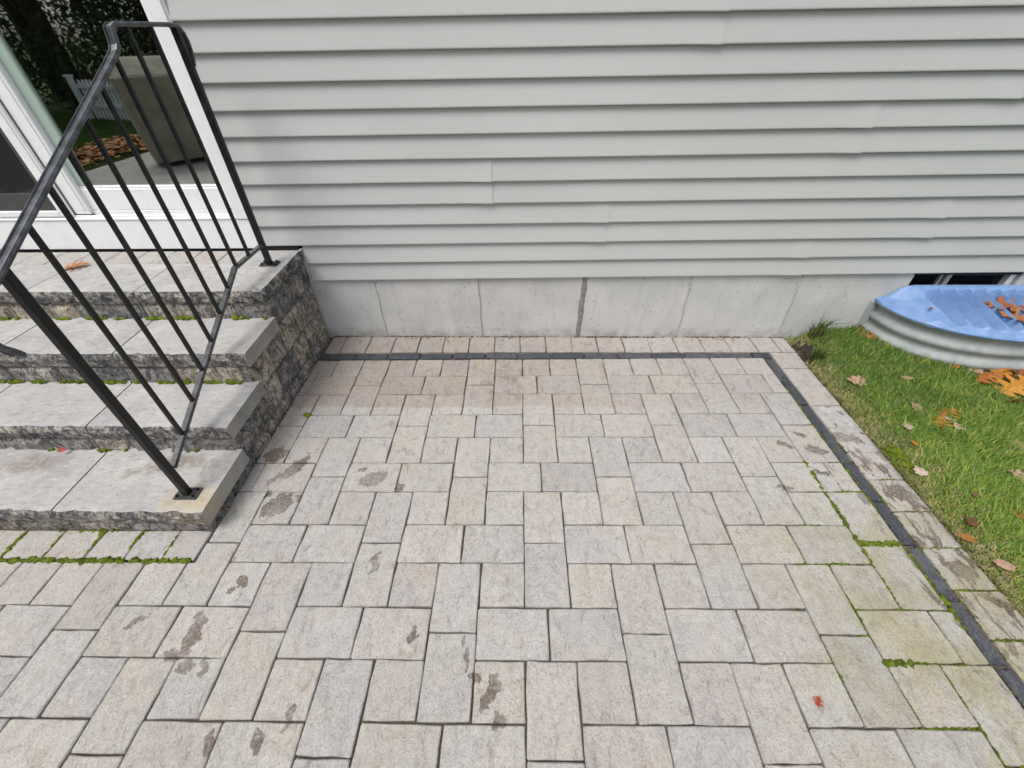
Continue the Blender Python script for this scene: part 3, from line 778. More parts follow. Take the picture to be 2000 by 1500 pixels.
while lx > -17.3:
    V, F = paver_geo(.965, 1.04); cx = lx - .5; cy = .985
    o = mk('paver', [sh(a + cx, b + cy, c + ZL + .004) for a, b, c in V], F, MAT['paver'], stairs); o.color = (*random.choice(PAVES), 1); lx -= 1.0
# split-face blocks under the caps
def rock(L, H, D, seed, amp=.05):
    """face in the x-z plane at y=0 looking to -y, body behind"""
    nx_, nz_ = max(4, int(L / .17)), max(3, int(H / .17)); V, F = [], []
    for i in range(nx_ + 1):
        for j in range(nz_ + 1):
            x, z = L * i / nx_, H * j / nz_
            edge = i in (0, nx_) or j in (0, nz_)
            d = .085 if edge else -amp * (.35 + nz(x * 1.9, z * 1.9, seed) + .6 * nz(x * 5, z * 5, seed + 4))
            V.append((min(max(x, .012), L - .012), d, min(max(z, .012), H - .012)))
    for i in range(nx_):
        for j in range(nz_): F.append((i * (nz_ + 1) + j, (i + 1) * (nz_ + 1) + j, (i + 1) * (nz_ + 1) + j + 1, i * (nz_ + 1) + j + 1))
    b = len(V); V += [(.012, D, .012), (L - .012, D, .012), (L - .012, D, H - .012), (.012, D, H - .012)]
    bot = [i * (nz_ + 1) for i in range(nx_ + 1)]; top = [i * (nz_ + 1) + nz_ for i in range(nx_ + 1)]
    lef = list(range(nz_ + 1)); rig = [nx_ * (nz_ + 1) + j for j in range(nz_ + 1)]
    F += [tuple(reversed(bot)) + (b, b + 1), tuple(top) + (b + 2, b + 3), tuple(lef) + (b + 3, b), tuple(reversed(rig)) + (b + 1, b + 2)]
    return V, F
TINT = [(.72, .73, .78), (1.05, 1.03, 1.0), (1.25, 1.18, 1.06), (.75, .77, .82), (1.1, 1.07, 1.03), (.95, .95, .98), (1.3, 1.22, 1.08)]
COURSE = [(-.35, .362, -7.17), (.362, 1.305, -5.29), (1.305, 2.325, -3.45), (2.325, 3.322, -1.55)]
XS = -1.79
for ci, (z0, z1, ys) in enumerate(COURSE):
    y = ys; first = True
    while y < 1.6:
        L = random.choice([1.0, 1.25, 1.5, 1.35, .95]) if not first else [1.1, 1.5, 1.2, 1.45][ci]
        first = False
        ye = min(y + L, 1.64)
        if 1.64 - ye < .4: ye = 1.64
        V, F = rock(ye - y, z1 - z0, .95, ci * 13.1 + y)
        V = [sh(XS - d, y + a, z0 + c) for a, d, c in V]; F = [tuple(f) for f in F]
        o = mk('block', V, F, MAT['block'], stairs); o.color = (*random.choice(TINT), 1); y = ye
    x = XS - .97
    while x > -17.3:
        L = random.choice([1.0, 1.3, 1.55, 1.2, .8]); xe = max(x - L, -17.4)
        V, F = rock(x - xe, z1 - z0, .9, ci * 7.7 + x, .04)
        o = mk('block', [sh(xe + a, ys + d, z0 + c) for a, d, c in V], F, MAT['block'], stairs); o.color = (*random.choice(TINT), 1); x = xe
mk('core', *join(*[mapv(box(-17.2, XS - .6, ys + .6, 1.55, z0, z1 - .06), sh) for z0, z1, ys in COURSE]), MAT['dark_gap'], stairs)

# ------------------------------------------------------------------ railing
rail = empty('stair_railing', (-2.35, -6.7, .89), 0, 'black wrought iron stair railing with vertical balusters and curled handrail ends', 'railing')
def rx(y): return -2.335 - .0085 * (y + 6.7)
def rsh(x, y, z): return (x + rx(y), y, z)
I, IW = MAT['iron'], MAT['iron_worn']
capP = [(-.098, -.02), (-.110, .0), (-.112, .030), (-.086, .062), (-.060, .068), (-.048, .042), (.048, .042), (.060, .068), (.086, .062), (.112, .030), (.110, .0), (.098, -.02)]
top_path = [(.40, 9.02), (.475, 9.16), (.53, 9.34), (.545, 9.52), (.50, 9.66), (.41, 9.75), (.26, 9.785), (-.2, 9.79), (-1.70, 9.79), (-1.81, 9.74), (-1.84, 9.62), (-1.875, 9.47), (-1.97, 9.36), (-2.3, 9.17), (-4.5, 7.975), (-6.9, 6.665), (-7.22, 6.52), (-7.42, 6.38), (-7.55, 6.20), (-7.57, 6.03), (-7.52, 5.87), (-7.43, 5.74), (-7.36, 5.62)]
path = [(0, y, z) for y, z in reversed(top_path)]
V, F = sweep(path, capP)
# flare the two flat tongues
def flare(x, y, z):
    k = 1.0
    if y > .3 and z < 9.3: k = 1.0 + .25 * (9.3 - z)
    if y < -7.3 and z < 5.95: k = 1.0 + .35 * (5.95 - z)
    return rsh(x * k, y, z)
mk('handrail', *mapv((V, F), flare), IW, rail, True)
hd = bpy.data.objects['handrail'].data
hd.polygons.foreach_set('use_smooth', [False] * len(hd.polygons))
def rail_z(y):
    pts = sorted(top_path[6:16])
    for (a, za), (b, zb) in zip(pts[:-1], pts[1:]):
        if a <= y <= b: return za + (zb - za) * (y - a) / (b - a)
    return 9.79
for (y, zb) in ((-6.70, .875), (.36, 3.737)):
    mk('post', *mapv(bbox(-.085, .085, y - .085, y + .085, zb, rail_z(y) + .03, .022), rsh), I, rail)
    pl = mk('base_plate', *mapv(bbox(-.285, .285, y - .175, y + .175, zb - .022, zb + .022, .008), rsh), MAT['plate'] if y < 0 else I, rail)
    for sx in (-1, 1):
        for sy in ((-.10, .10) if y < 0 else (-.11, .11)):
            V, F = [], []
            r = .036
            for zz, rr in ((zb + .022, r), (zb + .062, r), (zb + .085, r * .55)):
                V += [(sx * .205 + rr * math.cos(q * math.pi / 3), y + sy + rr * math.sin(q * math.pi / 3), zz) for q in range(6)]
            for l in range(2):
                for q in range(6): F.append((l * 6 + q, l * 6 + (q + 1) % 6, l * 6 + 6 + (q + 1) % 6, l * 6 + 6 + q))
            F.append((12, 13, 14, 15, 16, 17))
            b = mk('bolt', *mapv((V, F), rsh), I, rail); b.parent = pl
chP = [(-.075, -.05), (-.075, .0), (-.062, .032), (.062, .032), (.075, .0), (.075, -.05)]
bot = [(-6.60, 1.735), (-1.40, 4.40), (.27, 4.40)]
mk('bottom_rail', *mapv(sweep([(0, y, z) for y, z in bot], chP), rsh), MAT['iron_gloss'], rail)
def bot_z(y): return 1.735 + (y + 6.60) * (4.40 - 1.735) / 5.2 if y < -1.4 else 4.40
for y in (-.524, -1.30, -2.048, -2.80, -3.571, -4.335, -5.095, -5.87):
    mk('baluster', *mapv(bbox(-.043, .043, y - .043, y + .043, bot_z(y) - .02, rail_z(y) + .02, .008), rsh), I, rail)

# ------------------------------------------------------------------ window well and cover
WX, WY = 23.05, 1.31
def well_pt(t, k=0.0):
    a, b = 3.82 + k, 2.66 + k; c, s = math.cos(t), math.sin(t)
    e = 2 / 2.25
    return (WX + a * math.copysign(abs(c) ** e, c), WY - b * abs(s) ** e)
well = empty('window_well', (WX, WY, 0), 0, 'corrugated galvanised steel window well half round against the foundation', 'window well')
V, F = [], []; NT_, ring = 72, []
nzr = 40
for j in range(nzr + 1):
    z = -1.2 + (1.60 + 1.2) * j / nzr
    kk = .062 * math.cos((z - 1.60) * 2 * math.pi / .56)
    if z > 1.52: kk = .09
    for i in range(NT_ + 1):
        p = well_pt(math.pi * i / NT_, kk); V.append((p[0], p[1], z))
for j in range(nzr):
    for i in range(NT_): F.append((j * (NT_ + 1) + i + 1, j * (NT_ + 1) + i, (j + 1) * (NT_ + 1) + i, (j + 1) * (NT_ + 1) + i + 1))
mk('corrugated_wall', V, F, MAT['galvanised'], well, True)
V, F = [], []
for i in range(NT_ + 1):
    for q in range(6):
        p = well_pt(math.pi * i / NT_, .09 + .05 * math.cos(q * math.pi / 3)); V.append((p[0], p[1], 1.60 + .05 * math.sin(q * math.pi / 3)))
for i in range(NT_):
    for q in range(6): F.append((i * 6 + q, i * 6 + (q + 1) % 6, i * 6 + 6 + (q + 1) % 6, i * 6 + 6 + q))
mk('rim', V, F, MAT['galvanised'], well, True)
for sx in (-1, 1):
    x0 = WX + sx * 3.82
    mk('flange', *bbox(min(x0, x0 + sx * .28), max(x0, x0 + sx * .28), WY - .03 - .018 * sx * 0, WY + .015, -1.2, 1.60, .008), MAT['galvanised'], well)
# gravel floor of the well
mk('well_gravel', [well_pt(math.pi * i / 30, -.05) + (-.9,) for i in range(31)], [tuple(range(31))], MAT['soil'], well)
cover = empty('window_well_cover', (WX, WY, 1.6), 0, 'blue plastic window well cover with accordion ridges and oak leaves on it', 'cover')
V, F = [], []
cols = sorted([-4.0 + .5 * i for i in range(17)] + [-4.0 + .5 * i + .14 for i in range(16)] + [-4.0 + .5 * i + .32 for i in range(16)] + [-3.98, -3.9, 3.9, 3.98])
rows = [0, .02, .045, .075, .094, .106, .16, .22, .30, .42, .54, .66, .76, .84, .885, .92, .96, 1.0]
def cover_z(xr, v):
    u = abs(xr) / 4.0
    dome = .30 * (1 - v ** 2.2) * (1 - sst(.72, .98, u) * .75)
    z = 1.66 + dome
    back = 1 - sst(.02, .22, v)
    z += back * (.30 * (1 - sst(.80, .97, u)))
    ph = (xr + 4.0) / .5; fr = (ph + 1e-6) % 1.0; tri = fr / .28 if fr <= .2801 else (1 - fr) / .72
    env = sst(.09, .15, v) * (1 - sst(.78, .90, v)) * (1 - sst(.66, .70, u)) * (1.15 - .75 * v)
    z += .50 * (tri - .42) * env
    gus = sst(.80, .86, v) * (1 - sst(.90, .95, v)) * (1 - sst(.80, .88, u)) * max(0.0, 2 * abs((ph / 2) - math.floor(ph / 2) - .5) - .45)
    z += .16 * gus
    if v > .95: z = 1.665
    return z
for xr in cols:
    u = min(.9999, abs(xr) / 4.0)
    b = 2.82 * (1 - u ** 2.25) ** (1 / 2.25)
    for v in rows:
        V.append((WX + xr, wall_y(WX + xr) - .03 - max(.02, b) * v, cover_z(xr, v)))
m = len(rows)
for i in range(len(cols) - 1):
    for j in range(m - 1): F.append((i * m + j, i * m + j + 1, (i + 1) * m + j + 1, (i + 1) * m + j))
mk('ridged_shell', V, F, MAT['polycarbonate'], cover)
V, F = [], []
N = 90
for i in range(N + 1):                    # turned-down lip along the rim, brittle and chipped
    t = math.pi * i / N; p = well_pt(t, .17); ch = .055 + .05 * max(0, nz(t * 9, 3, 0)) + .03 * nz(t * 30, 1, 0)
    q = well_pt(t, .10)
    V += [(q[0], q[1], 1.672), (p[0], p[1], 1.668), (p[0], p[1], 1.668 - ch)]
for i in range(N):
    for q in range(2): F.append((i * 3 + q, i * 3 + q + 1, i * 3 + q + 4, i * 3 + q + 3))
mk('lip', V, F, MAT['polycarbonate'], cover)

# ------------------------------------------------------------------ lawn beside the patio
def lawn_h(x, y):
    x = np.asarray(x, float); y = np.asarray(y, float)
    ss = lambda a, b, v: (lambda t: t * t * (3 - 2 * t))(np.clip((v - a) / (b - a), 0, 1))
    return -.12 + .17 * ss(16.38, 17.4, x) + .27 * ss(16.7, 19.2, x) * ss(-3.0, 1.0, y) + .035 * np.sin(x * 2.1 + y) * np.sin(y * 1.7) * ss(16.6, 18, x)
nxg, nyg = 60, 90
gx = np.linspace(16.372, 46, nxg) if False else 16.372 + (np.linspace(0, 1, nxg) ** 1.6) * 30
gy = np.linspace(-42, 1.75, nyg)
GX, GY = np.meshgrid(gx, gy)
V = np.stack([GX.ravel(), GY.ravel(), lawn_h(GX, GY).ravel()], 1)
F = [(j * nxg + i, j * nxg + i + 1, (j + 1) * nxg + i + 1, (j + 1) * nxg + i) for j in range(nyg - 1) for i in range(nxg - 1)]
F = [f for f in F if not (((V[f[0]][0] - WX) / 3.6) ** 2 + ((V[f[0]][1] - WY) / 2.3) ** 2 < 1 and V[f[0]][1] > -1)]
o = mk('lawn', [tuple(v) for v in V], F, MAT['soil'], None, True); tag(o, kind='structure')

def vnoise(x, y, s, seed):
    r = np.random.default_rng(seed); out = 0
    for k in range(5):
        a = r.uniform(0, 6.28); f = s * r.uniform(.6, 1.7); out = out + np.sin((x * math.cos(a) + y * math.sin(a)) * f + r.uniform(0, 6.28))
    return out / 5
def blades(x, y, z, length, width, az, lean, col, mat, name):
    n = len(x)
    dx, dy = np.cos(az), np.sin(az)
    wx, wy = -dy, dx
    tw = rng.uniform(-.7, .7, n); wx, wy = wx * np.cos(tw) - wy * np.sin(tw), wx * np.sin(tw) + wy * np.cos(tw)
    P = np.zeros((n, 5, 3))
    up1 = np.cos(lean * .45); ou1 = np.sin(lean * .45)
    up2 = np.cos(np.minimum(lean * 1.15, 1.85)); ou2 = np.sin(lean * 1.15)
    for q, (h, wv) in enumerate(((0, 1), (0, -1), (1, .85), (1, -.85))):
        lx_, lz_ = (0, 0) if h == 0 else (ou1 * length * .5, up1 * length * .5)
        P[:, q, 0] = x + dx * lx_ + wx * width * wv * .5; P[:, q, 1] = y + dy * lx_ + wy * width * wv * .5; P[:, q, 2] = z + lz_
    P[:, 4, 0] = x + dx * (ou1 * .5 + ou2 * .5) * length; P[:, 4, 1] = y + dy * (ou1 * .5 + ou2 * .5) * length; P[:, 4, 2] = np.maximum(z + (up1 * .5 + up2 * .5) * length, z + .01)
    b = np.arange(n)[:, None] * 5
    lp = np.concatenate([b + 0, b + 1, b + 3, b + 2, b + 2, b + 3, b + 4], 1).ravel()
    sz = np.tile([4, 3], n)
    return npmesh(name, P.reshape(-1, 3), lp, sz, mat, np.repeat(col, 5, 0))
def lawn_blades(n, x0, x1, y0, y1):
    x = rng.uniform(x0, x1, n); y = rng.uniform(y0, y1, n)
    in_well = ((np.abs(x - WX) / 3.98) ** 2.25 + (np.abs(y - WY) / 2.82) ** 2.25 < 1)
    bare = 1.1 * np.exp(-((x - 16.80) / .62) ** 2 - ((y - .30) / 1.0) ** 2) + .55 * np.exp(-((x - 16.45) / .22) ** 2) * (.6 + .6 * vnoise(x, y, 3.0, 5)) + .5 * np.exp(-((x - 17.05) / .4) ** 2 - ((y + 7.7) / .35) ** 2)
    keep = (~in_well) & (x > 16.40) & (y < wall_y(x) - .05) & (rng.uniform(0, 1, n) > bare * 1.05)
    x, y = x[keep], y[keep]; n = len(x)
    clump = vnoise(x, y, 1.3, 1); fine = vnoise(x, y, 5.0, 2)
    near = np.exp(-((x - 16.4) / .75) ** 2)
    L = .88 * (rng.uniform(.15, .42, n) + .22 * (rng.uniform(0, 1, n) < .12)) * (1 + .25 * clump) * (1 - .45 * near)
    comb = .55 + .9 * vnoise(x, y, .7, 8)
    az = comb + rng.normal(0, 1.05, n); lean = rng.uniform(.45, 1.45, n)
    t = np.clip(rng.normal(.42, .20, n) + .16 * clump + .10 * fine + .18 * (y < -4) * np.clip((-4 - y) / 3, 0, 1) - .10 * np.clip((y + 4) / 3, 0, 1), 0, 1)[:, None]  # greens darken towards the well and wall: shade there put into the colour
    c = (1 - t) * np.array([.040, .110, .018]) + t * np.array([.255, .395, .065])
    yel = (rng.uniform(0, 1, n) < .10 + .10 * np.clip((-4 - y) / 4, 0, 1))[:, None]; c = np.where(yel, np.array([.36, .40, .075]), c)
    straw = (rng.uniform(0, 1, n) < .10 + .60 * near + .08 * (clump > .45))[:, None]
    st = np.array([.46, .37, .19]) * rng.uniform(.6, 1.15, (n, 1)); c = np.where(straw, st, c)
    lean = np.where(straw[:, 0], rng.uniform(1.1, 1.6, n), lean)
    return blades(x, y, lawn_h(x, y) - .01, L, rng.uniform(.014, .034, n), az, lean, c, MAT['blade'], 'grass')
tag(link('grass', lawn_blades(230000, 16.4, 25.5, -12.0, 1.4)), 'short green autumn lawn grass beside the patio edge', 'grass', kind='stuff')
tag(link('grass', lawn_blades(150000, 25.4, 44.0, -14.0, 1.4)), 'thin lawn grass further out beyond the window well', 'grass', kind='stuff')
n = 2600
x = 16.36 + np.abs(rng.normal(0, .10, n)); y = rng.uniform(-12, -.6, n); keep = vnoise(x, y, 2.6, 12) + rng.normal(0, .3, n) > .0; x, y = x[keep], y[keep]; n = len(x)
t = rng.uniform(0, 1, (n, 1)); c = np.where(rng.uniform(0, 1, (n, 1)) < .6, np.array([.46, .37, .20]) * rng.uniform(.55, 1.1, (n, 1)), (1 - t) * np.array([.06, .13, .02]) + t * np.array([.26, .38, .07]))
tag(link('grass', blades(x, y, np.full(n, -.03), rng.uniform(.12, .38, n), rng.uniform(.012, .026, n), math.pi + rng.normal(0, .9, n), rng.uniform(.7, 1.5, n), c, MAT['blade'], 'grass')), 'straw coloured grass flopping over the border pavers', 'grass', kind='stuff')
# coarse weeds in the corner by the foundation
for (cx, cy, n, Lm, lab) in ((17.35, 1.10, 80, 1.55, 'tall grass tuft growing against the foundation beside the bare soil'), (16.85, -.05, 56, 1.05, 'sprawling grass clump on the bare soil at the patio corner'), (18.75, 1.15, 30, .55, 'small grass tuft at the foundation next to the window well')):
    x = cx + rng.normal(0, .09, n); y = np.minimum(cy + rng.normal(0, .07, n), wall_y(cx) - .04)
    az = rng.uniform(0, 6.28, n); az = np.where(np.sin(az) > .2, -az, az)
    t = rng.uniform(0, 1, (n, 1)); c = (1 - t) * np.array([.05, .12, .025]) + t * np.array([.20, .29, .08]); c = np.where(rng.uniform(0, 1, (n, 1)) < .3, np.array([.45, .38, .19]), c)
    me = blades(x, y, lawn_h(x, y), Lm * rng.uniform(.45, 1.0, n), rng.uniform(.03, .055, n), az, rng.uniform(.2, 1.15, n), c, MAT['blade'], 'grass_tuft')
    tag(link('grass_tuft', me), lab, 'grass')

# ------------------------------------------------------------------ moss in the joints
ico = bmesh.new(); bmesh.ops.create_icosphere(ico, subdivisions=1, radius=1.0)
IV = np.array([v.co[:] for v in ico.verts]); IF = np.array([[v.index for v in f.verts] for f in ico.faces]); ico.free()
class Moss:
    def __init__(s): s.p = []
    def line(s, x0, y0, x1, y1, z=-.02, w=.035, h=.05, dens=20, gate=.0, seed=0):
        L = math.hypot(x1 - x0, y1 - y0); n = int(L * dens)
        for i in range(n):
            t = random.random(); x, y = x0 + (x1 - x0) * t, y0 + (y1 - y0) * t
            g = nz(x * 1.7, y * 1.7, seed + 3.3) + .5 * nz(x * 6, y * 6, seed)
            if g < gate: continue
            k = min(1.6, .65 + 1.1 * (g - gate)) * random.uniform(.7, 1.25)
            s.p.append((x + random.gauss(0, w * .30), y + random.gauss(0, w * .30), z, w * k * random.uniform(.8, 1.3), h * k))
    def build(s, name, label):
        n = len(s.p); a = np.array(s.p)
        jit = 1 + rng.uniform(-.22, .22, (n, len(IV), 1))
        V = IV[None] * jit * np.stack([a[:, 3], a[:, 3], a[:, 4]], 1)[:, None, :] + a[:, None, :3]
        lp = (IF[None] + (np.arange(n) * len(IV))[:, None, None]).ravel()
        me = npmesh(name, V.reshape(-1, 3), lp, np.full(n * len(IF), 3), MAT['moss'], None, True)
        return tag(link(name, me), label, 'moss', kind='stuff')
M = Moss()
M.line(-8.5, -7.985, -1.95, -7.985, w=.055, h=.07, dens=34, gate=-.32)
for xj, g in ((-2.67, .05), (-3.63, -.05), (-4.62, -.1), (-5.63, .15), (-6.64, -.6)):
    M.line(xj - .01, -7.95, xj, -7.2, w=.045, h=.055, dens=30, gate=g)
M.line(-9, -7.2, -1.9, -7.2, w=.04, h=.06, dens=16, gate=.12)
M.build('moss', 'bright green moss in the paver joints along the foot of the stairs')
M = Moss()
for (yy, zz, gate, x1) in ((-5.30, .87, .12, -2.3), (-3.46, 1.78, -.18, -2.2), (-1.56, 2.80, -.12, -1.9)):
    M.line(-12, yy - .03 + .13 * 0, x1, yy - .03 - .0, zz, .055, .075, 26, gate, zz)
MM = M; MM.p = [(sh(x, y, z)[0], sh(x, y, z)[1], z, w, h) for x, y, z, w, h in MM.p]
for q in (-2.55, -2.48, -2.62, -2.5): MM.p.append((q, -3.48, 1.80, .10, .11))
MM.build('moss', 'green moss cushions where the treads meet the risers')
M = Moss()
for (x0, y0, x1, y1) in JOINTS:
    cx, cy = (x0 + x1) / 2, (y0 + y1) / 2
    wgt = sst(10.5, 14.0, cx) * sst(-3.8, -7.0, cy)
    if wgt > .1: M.line(x0, y0, x1, y1, -.045, .026, .045, 30, .46 - .60 * wgt, 8)
M.line(15.0, -9.6, 15.0, -1.8, -.02, .035, .05, 26, .02, 5)
M.line(15.35, -10, 15.35, -3, -.02, .03, .045, 22, .10, 2)
for yj in (-4.62, -5.62, -6.62, -7.6, -8.6, -9.6): M.line(15.4, yj, 16.35, yj, -.03, .03, .05, 26, .05, 4)
M.line(14.0, -8.0, 14.0, -4.9, -.02, .04, .05, 34, -.35, 1); M.line(14.0, -7.5, 15.0, -7.5, -.02, .045, .055, 40, -.5, 1)
M.line(12.95, -10.0, 13.8, -10.0, -.03, .04, .06, 40, -.3, 6)
M.line(-1.1, -3.0, -.95, -3.02, -.01, .07, .07, 60, -.9, 1); M.line(-1.0, -3.05, -1.0, -4.8, -.03, .03, .045, 24, .05, 1)
M.build('moss', 'green moss in the paver joints beside the lawn')
M = Moss()
for i in range(150):
    x, y = 16.68 + random.gauss(0, .10), -4.85 + random.gauss(0, .22); M.p.append((x, y, .0 + random.uniform(-.05, .06), .06, .08))
M.build('moss', 'pale green moss patch in the lawn edge beside the border pavers')

# crumbs and litter along the foundation and the soil edge
n = 1500
x = rng.uniform(-1.7, 16.4, n); y = wall_y(x) - .03 - np.abs(rng.normal(0, .035, n)) - .25 * (rng.uniform(0, 1, n) < .06) * rng.uniform(0, 1, n)
keep = (vnoise(x, y * 0, 2.2, 3) + rng.normal(0, .25, n)) > -.05
x, y = x[keep], y[keep]; z = np.full(len(x), .012)
x2 = 16.36 + np.abs(rng.normal(0, .10, 900)); y2 = rng.uniform(-11, 1.2, 900)
x = np.concatenate([x, x2]); y = np.concatenate([y, y2]); z = np.concatenate([z, np.maximum(lawn_h(x2, y2), -.1) + .02]); n = len(x)
r = rng.uniform(.008, .030, n)
V = IV[None] * (1 + rng.uniform(-.4, .4, (n, len(IV), 1))) * np.stack([r * rng.uniform(.8, 2.6, n), r, r * .7], 1)[:, None, :] + np.stack([x, y, z], 1)[:, None, :]
t = rng.uniform(0, 1, (n, 1)); c = (1 - t) * np.array([.05, .035, .025]) + t * np.array([.24, .16, .09])
me = npmesh('debris', V.reshape(-1, 3), (IF[None] + (np.arange(n) * len(IV))[:, None, None]).ravel(), np.full(n * len(IF), 3), MAT['debris'], np.repeat(c, len(IV), 0))
tag(link('debris', me), 'brown crumbs and plant litter along the foundation foot and lawn edge', 'debris', kind='stuff')

# ------------------------------------------------------------------ fallen leaves
OAK = [(0, .015), (.10, .05), (.13, .20), (.20, .30), (.24, .20), (.27, .09), (.33, .22), (.37, .42), (.44, .50), (.47, .34), (.48, .12), (.56, .20), (.63, .40), (.70, .46), (.71, .30), (.70, .11), (.79, .16), (.88, .27), (.90, .16), (.89, .06), (.95, .07), (1.04, .0)]
MAPLE = [(0, .02), (-.04, .18), (.05, .33), (.13, .25), (.20, .42), (.31, .53), (.37, .36), (.44, .30), (.58, .38), (.69, .31), (.68, .17), (.80, .16), (1.0, .0)]
PLAIN = [(0, .02), (.06, .10), (.15, .19), (.28, .27), (.42, .31), (.56, .30), (.70, .24), (.82, .16), (.92, .07), (1.02, .0)]
def leaf_mesh(kind, size, curl, seed):
    r = random.Random(seed); o = {'oak': OAK, 'maple': MAPLE, 'plain': PLAIN}[kind]; n = len(o); ph = r.uniform(0, 40)
    bend = r.uniform(-.5, .9); roll = r.uniform(.3, 1.2) * r.choice((-.5, 1)); skew = r.uniform(-.12, .12)
    def zz(x, y): return curl * (.75 * roll * y * y + .30 * bend * (x - .5) ** 2) + .11 * curl * nz(x * 2.5, y * 2.5, ph) + .05 * nz(x * 7, y * 7, ph)
    V, F = [], []
    for side in (-1, 1):
        b = len(V); jig = [1 + r.uniform(-.12, .12) for _ in o]
        for i, (x, y) in enumerate(o):
            t = i / (n - 1); y2 = side * y * jig[i]; x2 = x + skew * y2
            for f in (0.0, .5, 1.0):
                px, py = t * (1 - f) + x2 * f, y2 * f
                V.append((px, py, zz(px, py) + (.02 if f == 0 else 0)))
        for i in range(n - 1):
            for k in range(2):
                q = (b + i * 3 + k, b + (i + 1) * 3 + k, b + (i + 1) * 3 + k + 1, b + i * 3 + k + 1)
                F.append(q if side < 0 else q[::-1])
    b = len(V); V += [(-.26, -.014, zz(0, 0) + .03), (-.26, .014, zz(0, 0) + .03), (0, .014, zz(0, 0) + .02), (0, -.014, zz(0, 0) + .02)]; F.append((b, b + 1, b + 2, b + 3))
    me = bpy.data.meshes.new('fallen_leaf')
    me.from_pydata([((x - .45) * size * U, y * size * U, z * size * U) for x, y, z in V], [], F); me.update()
    me.polygons.foreach_set('use_smooth', [True] * len(me.polygons)); me.materials.append(MAT['leaf']); return me
ORANGE, RUST, BEIGE, PINK, BROWN, YEL, PURP, PALE = (.52, .20, .035), (.34, .105, .030), (.46, .32, .21), (.50, .33, .25), (.16, .080, .040), (.66, .42, .06), (.20, .05, .06), (.62, .50, .43)
def leaf(kind, x, y, z, size, col, label, rot=None, curl=.5, tilt=.25, group='fallen leaves'):
    sd = int(abs(x * 131 + y * 977)) + 3
    me = leaf_mesh(kind, size, curl, sd); r = random.Random(sd)
    o = link('fallen_leaf', me, None, (x * U, y * U, z * U), (r.uniform(-tilt, tilt), r.uniform(-tilt, tilt), r.uniform(0, 6.28) if rot is None else rot))
    o.color = (*col, 1); return tag(o, label, 'leaf', group)
LH = lambda x, y: float(lawn_h(x, y))
gl = 'fallen leaves on the lawn'
GZ = .20
for (k, x, y, s, col, lab) in [
    ('maple', 17.28, -1.70, .62, PINK, 'pale pink leaf lying flat on the grass nearest the patio corner'),
    ('plain', 18.99, -1.60, .42, BEIGE, 'small beige leaf in the grass below the window well'),
    ('plain', 18.39, -3.00, .48, BEIGE, 'slim beige leaf in mid lawn left of the orange cluster'),
    ('plain', 17.52, -3.83, .50, PALE, 'narrow pale leaf in the grass near the patio edge'),
    ('oak', 19.15, -3.22, .85, ORANGE, 'bright orange lobed leaf at the top of the small cluster in mid lawn'),
    ('oak', 18.62, -3.72, .75, ORANGE, 'orange brown leaf at the lower left of the small cluster in mid lawn'),
    ('plain', 18.98, -3.50, .45, (.75, .66, .62), 'nearly white leaf in the middle of the small cluster in mid lawn'),
    ('plain', 19.02, -3.85, .62, PALE, 'rounded pale mauve leaf just below the small cluster in mid lawn'),
    ('plain', 17.26, -4.52, .30, ORANGE, 'tiny orange leaf near the moss patch at the lawn edge'),
    ('maple', 16.80, -5.43, .40, PALE, 'small pale leaf close to the paver border below the moss patch'),
    ('maple', 20.08, -4.65, .66, PINK, 'pale peach leaf at the right edge of the picture'),
    ('maple', 19.16, -5.69, .55, PINK, 'pink beige leaf at the right picture edge below the peach leaf'),
    ('plain', 17.58, -6.24, .40, (.30, .16, .12), 'small red brown leaf in the yellowed grass'),
    ('plain', 18.12, -6.87, .50, RUST, 'dark rust leaf at the right picture edge in the lower lawn'),
    ('plain', 16.95, -7.01, .45, BROWN, 'brown curled leaf in the straw beside the border pavers'),
    ('plain', 16.52, -7.36, .52, (.46, .20, .06), 'long thin orange leaf lying along the paver border'),
    ('plain', 16.80, -8.07, .48, PINK, 'dull pink leaf over bare soil at the lower lawn edge')]:
    leaf(k, x, y, LH(x, y) + GZ, s * .88, col, lab, None if 'long thin' not in lab else -.65, group=gl)
gp = 'oak leaves heaped by the window well'
for i, (k, x, y, s, col, lab, dz, rot) in enumerate([
    ('oak', 23.15, -.80, 1.15, (.58, .27, .045), 'large golden oak leaf standing at the top of the heap by the well', .38, 1.9),
    ('oak', 24.10, -.30, 1.1, RUST, 'dark rust oak leaf at the back of the heap against the well', .30, .4),
    ('oak', 22.95, -1.50, 1.0, RUST, 'rust brown oak leaf in the middle of the heap by the well', .26, 2.7),
    ('oak', 21.95, -2.22, 1.35, (.60, .29, .05), 'largest golden oak leaf at the front of the heap', .34, .25),
    ('oak', 21.30, -1.72, .95, (.48, .17, .05), 'reddish oak leaf lying left of the heap on the grass', .24, .1),
    ('oak', 22.05, -1.48, .80, ORANGE, 'small orange oak leaf between the heap and the reddish leaf', .26, 1.2),
    ('maple', 21.50, -2.72, .65, (.42, .20, .10), 'brown leaf just in front of the heap', .22, .8),
    ('oak', 22.85, -1.80, 1.0, BROWN, 'dark brown leaf at the right side of the heap', .24, 2.2),
    ('oak', 23.6, -1.30, 1.0, BROWN, 'shaded brown leaf deep inside the heap', .22, 1.0),
    ('oak', 23.5, -2.0, 1.1, RUST, 'rust leaf at the outer right of the heap', .26, 2.9)]):
    leaf(k, x, y, LH(x, y) + dz, s * .88, col, lab, rot, 1.3, .60, gp)
gw = 'leaves caught along the foot of the window well'
